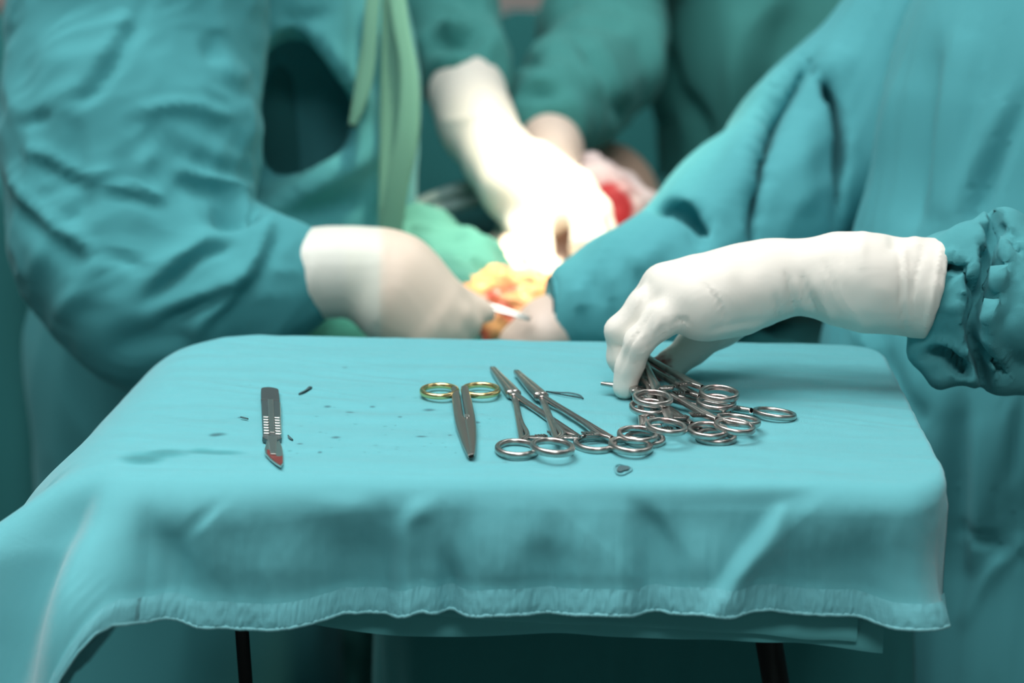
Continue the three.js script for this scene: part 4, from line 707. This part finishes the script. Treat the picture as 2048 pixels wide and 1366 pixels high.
// --- assistant across the table
{
  const as = thing('person', 'person in green gown facing the camera, sleeve reaching behind the brightly lit hand', 'person', V(0.3, 0, -2.66));
  const groups = [{ k: 0.05, prims: [seg(V(0.37, 1.36, -2.68), V(0.37, 1.05, -2.66), 0.14, 0.17), seg(V(0.37, 1.05, -2.66), V(0.41, 0.12, -2.66), 0.17, 0.2), seg(V(0.22, 1.39, -2.64), V(0.52, 1.39, -2.64), 0.08, 0.08)] },
    { k: 0.04, prims: [...chain([[V(0.19, 1.38, -2.62), 0.085], A(1205, 60, 2.46, 0.066), A(1215, 130, 2.36, 0.064), A(1150, 190, 2.22, 0.058), A(1098, 240, 2.12, 0.050)]), ...chain([[V(0.54, 1.38, -2.62), 0.085], [V(0.58, 1.16, -2.54), 0.07], [V(0.46, 1.04, -2.38), 0.055]])] }, { k: 0.004, cut: true, fn: (x, y, z) => y - 0.12 }];
  const gs = [R_([[1345, 110], [1355, 180], [1400, 250], [1415, 320]], 14, -26.6), R_([[1020, 110], [1050, 125], [1100, 150]], 10, -11.4), R_([[1040, 190], [1080, 183], [1120, 190]], 9, -17.1), R_([[1060, 160], [1130, 150], [1200, 190]], 16, 11.4), R_([[1140, 60], [1180, 110], [1215, 190]], 14, -13.3), R_([[1300, 20], [1310, 90], [1280, 180]], 22, 13.3), R_([[1480, 20], [1470, 150], [1480, 280]], 26, 13.3), R_([[1560, 20], [1550, 150], [1500, 260]], 26, -13.3), R_([[1230, 200], [1270, 240], [1330, 250]], 20, -15.2)];
  part('gown', gownSolid(groups, 0.010, gs, crumple(0.011, 11, V(0, 1, 0), 3)), M.gownBack, as, 'green surgical gown');
  const gl = [{ k: 0.02, prims: [...chain([A(1094, 256, 2.10, 0.030), A(1105, 300, 2.08, 0.029), A(1100, 360, 2.04, 0.028)]), seg(W(1092, 370, 2.04), W(1036, 478, 1.968), 0.026, 0.018), seg(W(1100, 370, 2.04), W(1066, 490, 1.975), 0.026, 0.018), seg(W(1112, 370, 2.04), W(1120, 490, 1.99), 0.026, 0.018)] },
    { k: 0.006, prims: chain([A(1036, 476, 1.968, 0.0165), A(1010, 524, 1.90, 0.0138), A(1028, 578, 1.835, 0.0122), A(1050, 630, 1.765, 0.0100)]) },
    { k: 0.006, prims: chain([A(1066, 488, 1.975, 0.016), A(1056, 536, 1.93, 0.0135), A(1068, 592, 1.885, 0.0115), A(1082, 636, 1.85, 0.0095)]) },
    { k: 0.006, prims: chain([A(1098, 490, 1.985, 0.016), A(1112, 536, 1.95, 0.0135), A(1106, 576, 1.93, 0.0115)]) },
    { k: 0.006, prims: chain([A(1122, 488, 1.99, 0.016), A(1150, 526, 1.97, 0.0125), A(1142, 566, 1.95, 0.0105)]) },
    { k: 0.008, prims: chain([A(1080, 400, 2.04, 0.018), A(1024, 460, 2.02, 0.0145), A(996, 492, 1.99, 0.012), A(980, 508, 1.97, 0.0105)]) }];
  part('glove', solid(gl, 0.005), M.gloveSkin, as, 'latex glove with skin showing through');
  const head = V(0.32, 1.64, -2.54), fh = unit(V(-0.1, 0, 1));
  part('body', bodyGeo(head, V(0.37, 1.46, -2.66), V(0.38, 0.92, -2.66), V(0.4, 0, -2.66), fh), M.skin, as); dress(as, head, fh, M.gownBack);
}

// ------------------------------------------------------------------ operating table, patient and what lies on it
{
  const TH = 0.9;
  const pat = thing('person', 'patient under teal drapes, only orange iodine-stained skin bare at the operation site', 'person', V(0.1, TH, -1.95));
  const TXC = 0.10, BY = TH - 0.085;
  const bp = solid([{ k: 0.05, prims: [seg(V(TXC, BY + 0.05, -2.05), V(TXC, BY + 0.04, -1.72), 0.1, 0.09, [V(0, 1, 0), 1.5]), ...[-1, 1].flatMap(q => [seg(V(TXC + q * 0.07, BY + 0.02, -1.76), V(TXC + q * 0.065, BY - 0.01, -1.48), 0.065, 0.052), seg(V(TXC + q * 0.065, BY - 0.01, -1.48), V(TXC + q * 0.06, BY - 0.4, -1.5), 0.05, 0.035)]), seg(V(TXC, BY + 0.05, -2.1), V(TXC, BY + 0.06, -2.22), 0.05, 0.05), seg(V(TXC, BY + 0.08, -2.30), V(TXC, BY + 0.08, -2.38), 0.075, 0.085)] }], 0.012);
  part('body', bp, M.skin, pat);
  const c = W(1005, 625, 1.72);
  const site = sculpt(solid([{ k: 0.04, prims: [seg(W(965, 640, 1.735), W(1080, 650, 1.74), 0.038, 0.036), seg(W(1000, 606, 1.79), W(1070, 612, 1.80), 0.034, 0.032)] }], 0.004), [], (x, y, z) => 0.007 * fbm(x * 45, y * 45, z * 45));
  { const p = site.attributes.position, cc = []; for (let i = 0; i < p.count; i++) { const x = p.getX(i), y = p.getY(i), z = p.getZ(i), b = sstep(0.1, 0.5, noise(x * 32, y * 32, z * 32 + 2)), k = sstep(-0.1, 0.4, noise(x * 26 + 9, y * 26, z * 26)); cc.push(0.60 + 0.08 * k - 0.2 * b, 0.29 + 0.09 * k - 0.22 * b, 0.12 + 0.03 * k - 0.08 * b); } site.setAttribute('color', new THREE.Float32BufferAttribute(cc, 3)); }
  part('operation_site', site, new THREE.MeshPhysicalMaterial({ color: 0xffffff, vertexColors: true, roughness: 0.35 }), pat, 'orange iodine-stained skin with blood');

  const table = thing('operating_table', 'operating table under the dark drape sheet, behind the instrument table', 'table', V(0.09, 0, -1.98));
  part('table_top', new RoundedBoxGeometry(0.34, 0.06, 1.05, 3, 0.02).translate(TXC, TH - 0.1, -1.98), M.rubber, table);
  part('column', new THREE.CylinderGeometry(0.1, 0.12, TH - 0.13, 28).translate(TXC, (TH - 0.13) / 2, -2.0), M.steelPlain, table);
  part('base', new RoundedBoxGeometry(0.3, 0.09, 0.8, 3, 0.03).translate(TXC, 0.045, -2.0), M.steelDark, table);
  // drape over patient and table
  const sheetGeo = (() => {
    const hw = 0.185, z0 = -1.36, len = 1.2, n = 420, rt = 70, rh = 50, per = perimeter(n, 0.06, hw, len), R = 0.035, med = len / 2 - hw;
    const bump = (x, z) => 0.008 * (1 - (x / hw) ** 2) * (0.7 + 0.3 * Math.cos(z * 6)) + 0.008 * ridge(x * 7 + 1, z * 7, 2) + 0.004 * noise(x * 18, z * 18, 5);
    return sheet(n, rt + rh, (u, v, i, j) => {
      const e = per[i % n];
      if (j <= rt) { const q = j / rt, cz = clamp(e.z, hw, len - hw), x = e.x * q, z = cz + (e.z - cz) * q; return V(TXC + x, TH + bump(x, z) * (1 - q ** 6) , z0 - z); }
      const t = (j - rt) / rh * 0.72, a = Math.min(Math.PI / 2, t / R), rest = Math.max(0, t - R * Math.PI / 2), fold = sstep(0, 0.25, rest) * 0.012 * (noise(i * 0.03 * 4, rest * 0.7, 3) + 0.5 * noise(i * 0.25, rest, 8));
      const r = R * Math.sin(a) * 0.6 + fold;
      return V(TXC + e.x + e.nx * r, TH - R * (1 - Math.cos(a)) - rest, z0 - e.z - e.nz * r);
    }, null, true);
  })();
  const dr = thing('patient_drape', 'dark teal sheet draped over the patient and the operating table', 'drape', V(0.1, TH, -1.97));
  part('cloth', sheetGeo, M.tableDrape, dr);
  // lighter towel round the operation site
  const tw = thing('surgical_towel', 'pale green towel bunched beside the wound, lit by the lamp', 'towel', W(880, 560, 1.76));
  part('cloth', sculpt(solid([{ k: 0.05, prims: [seg(W(838, 525, 1.90), W(908, 575, 1.84), 0.04, 0.035), seg(W(908, 575, 1.84), W(878, 665, 1.76), 0.042, 0.045), seg(W(878, 665, 1.76), W(858, 725, 1.72), 0.045, 0.05), seg(W(808, 555, 1.88), W(828, 655, 1.80), 0.04, 0.04)] }], 0.007, 0.03), [], crumple(0.014, 22)), M.fieldDrape, tw);
  const tw2 = thing('surgical_towel', 'dark green towel bundle behind the table drape, below the wrist holding the forceps', 'towel', W(680, 670, 1.72));
  part('cloth', sculpt(solid([{ k: 0.05, prims: [seg(W(560, 690, 1.76), W(720, 672, 1.74), 0.04, 0.036), seg(W(720, 672, 1.74), W(760, 720, 1.70), 0.036, 0.04)] }], 0.008, 0.03), [], crumple(0.010, 16)), cloth(rgb(0.05, 0.28, 0.2)), tw2);
  // bloody gauze
  const gz = sculpt(solid([{ k: 0.03, prims: [seg(W(1180, 335, 2.08), W(1195, 380, 2.06), 0.012, 0.02), seg(W(1195, 380, 2.06), W(1235, 430, 2.03), 0.026, 0.026), seg(W(1235, 400, 2.06), W(1300, 410, 2.05), 0.018, 0.012), seg(W(1215, 440, 2.02), W(1225, 490, 2.0), 0.024, 0.018)] }], 0.005, 0.02), [], crumple(0.007, 30));
  { const p = gz.attributes.position, cc = []; const t = W(1228, 425, 2.0); for (let i = 0; i < p.count; i++) { const x = p.getX(i), y = p.getY(i), z = p.getZ(i), [u, v] = proj(x, y, z), b = sstep(66, 34, Math.hypot((u - 1228) * 1.1, (v - 425) * 0.7) + 14 * noise(x * 40, y * 40, z * 40)); cc.push(0.66 - 0.36 * b, 0.55 - 0.545 * b, 0.54 - 0.53 * b); } gz.setAttribute('color', new THREE.Float32BufferAttribute(cc, 3)); }
  const go = thing('gauze', 'crumpled white gauze soaked red with blood behind the brightly lit hand', 'gauze', W(1225, 440, 2.05));
  part('pad', gz, new THREE.MeshPhysicalMaterial({ color: 0xffffff, vertexColors: true, roughness: 0.7 }), go);
  // suction tube
  const tube = thing('suction_tube', 'grey tube lying across the dark sheet behind the pale towel', 'tube', W(880, 395, 2.05));
  part('hose', rod([W(790, 440, 2.02), W(850, 405, 2.04), W(920, 380, 2.06), W(1000, 365, 2.08), W(1060, 380, 2.1)], () => [0.008, 0.008], { seg: 40 }), new THREE.MeshPhysicalMaterial({ color: rgb(0.25, 0.38, 0.37), roughness: 0.35 }), tube);
  // draped side table behind the left person
  const bt = thing('side_table', 'side table under a dark teal sheet behind the person with the wrinkled sleeve', 'table', V(-1.05, 0, -2.75));
  part('cloth', (() => { const hx = 0.42, hz = 0.3, n = 300, per = perimeter(n, 0.04, hx, hz * 2), R = 0.03; return sheet(n, 90, (u, v, i, j) => { const e = per[i % n]; if (j <= 20) { const q = j / 20; return V(-1.05 + e.x * q, 0.93, -2.45 - hz - (e.z - hz) * q); } const t = (j - 20) / 70 * 0.9, a = Math.min(Math.PI / 2, t / R), rest = Math.max(0, t - R * Math.PI / 2), r = R * Math.sin(a) + sstep(0, 0.3, rest) * 0.02 * noise(i * 0.16, rest * 0.6, 4); return V(-1.05 + e.x + e.nx * r, 0.93 - R * (1 - Math.cos(a)) - rest, -2.45 - e.z - e.nz * r); }, null, true); })(), M.tableDrape, bt);
  part('table_top', new RoundedBoxGeometry(0.84, 0.03, 0.6, 2, 0.008).translate(-1.05, 0.905, -2.75), M.steelPlain, bt);
  for (const [x, z] of [[-0.36, -0.24], [0.36, -0.24], [-0.36, 0.24], [0.36, 0.24]]) part('leg', new THREE.CylinderGeometry(0.018, 0.018, 0.89, 16).translate(-1.05 + x, 0.445, -2.75 + z), M.steelPlain, bt);
  // screen at the head of the table
  const sc = thing('drape_screen', 'teal cloth screen hung from a rail in front of the far wall', 'screen', V(-0.05, 0, -3.25));
  const sw = 1.7, top = W(1000, 12, 3.3).y;
  part('cloth', sheet(160, 60, (u, v) => { const x = -0.9 + sw * u; return V(x, top - v * (top - 0.15), -3.25 + 0.02 * noise(x * 4, v * 0.6, 2) * (0.3 + v)); }), M.screen, sc);
  part('rail', rod([V(-0.95, top - 0.005, -3.26), V(0, top - 0.005, -3.26), V(0.85, top - 0.005, -3.26)], () => [0.01, 0.01], { seg: 10 }), M.steelPlain, sc);
  for (const x of [-0.93, 0.83]) part('leg', rod([V(x, top, -3.27), V(x, top / 2, -3.27), V(x, 0.01, -3.27)], () => [0.012, 0.012], { seg: 6, up: V(0, 0, 1) }), M.steelPlain, sc);
}
renderer.render(scene, camera);
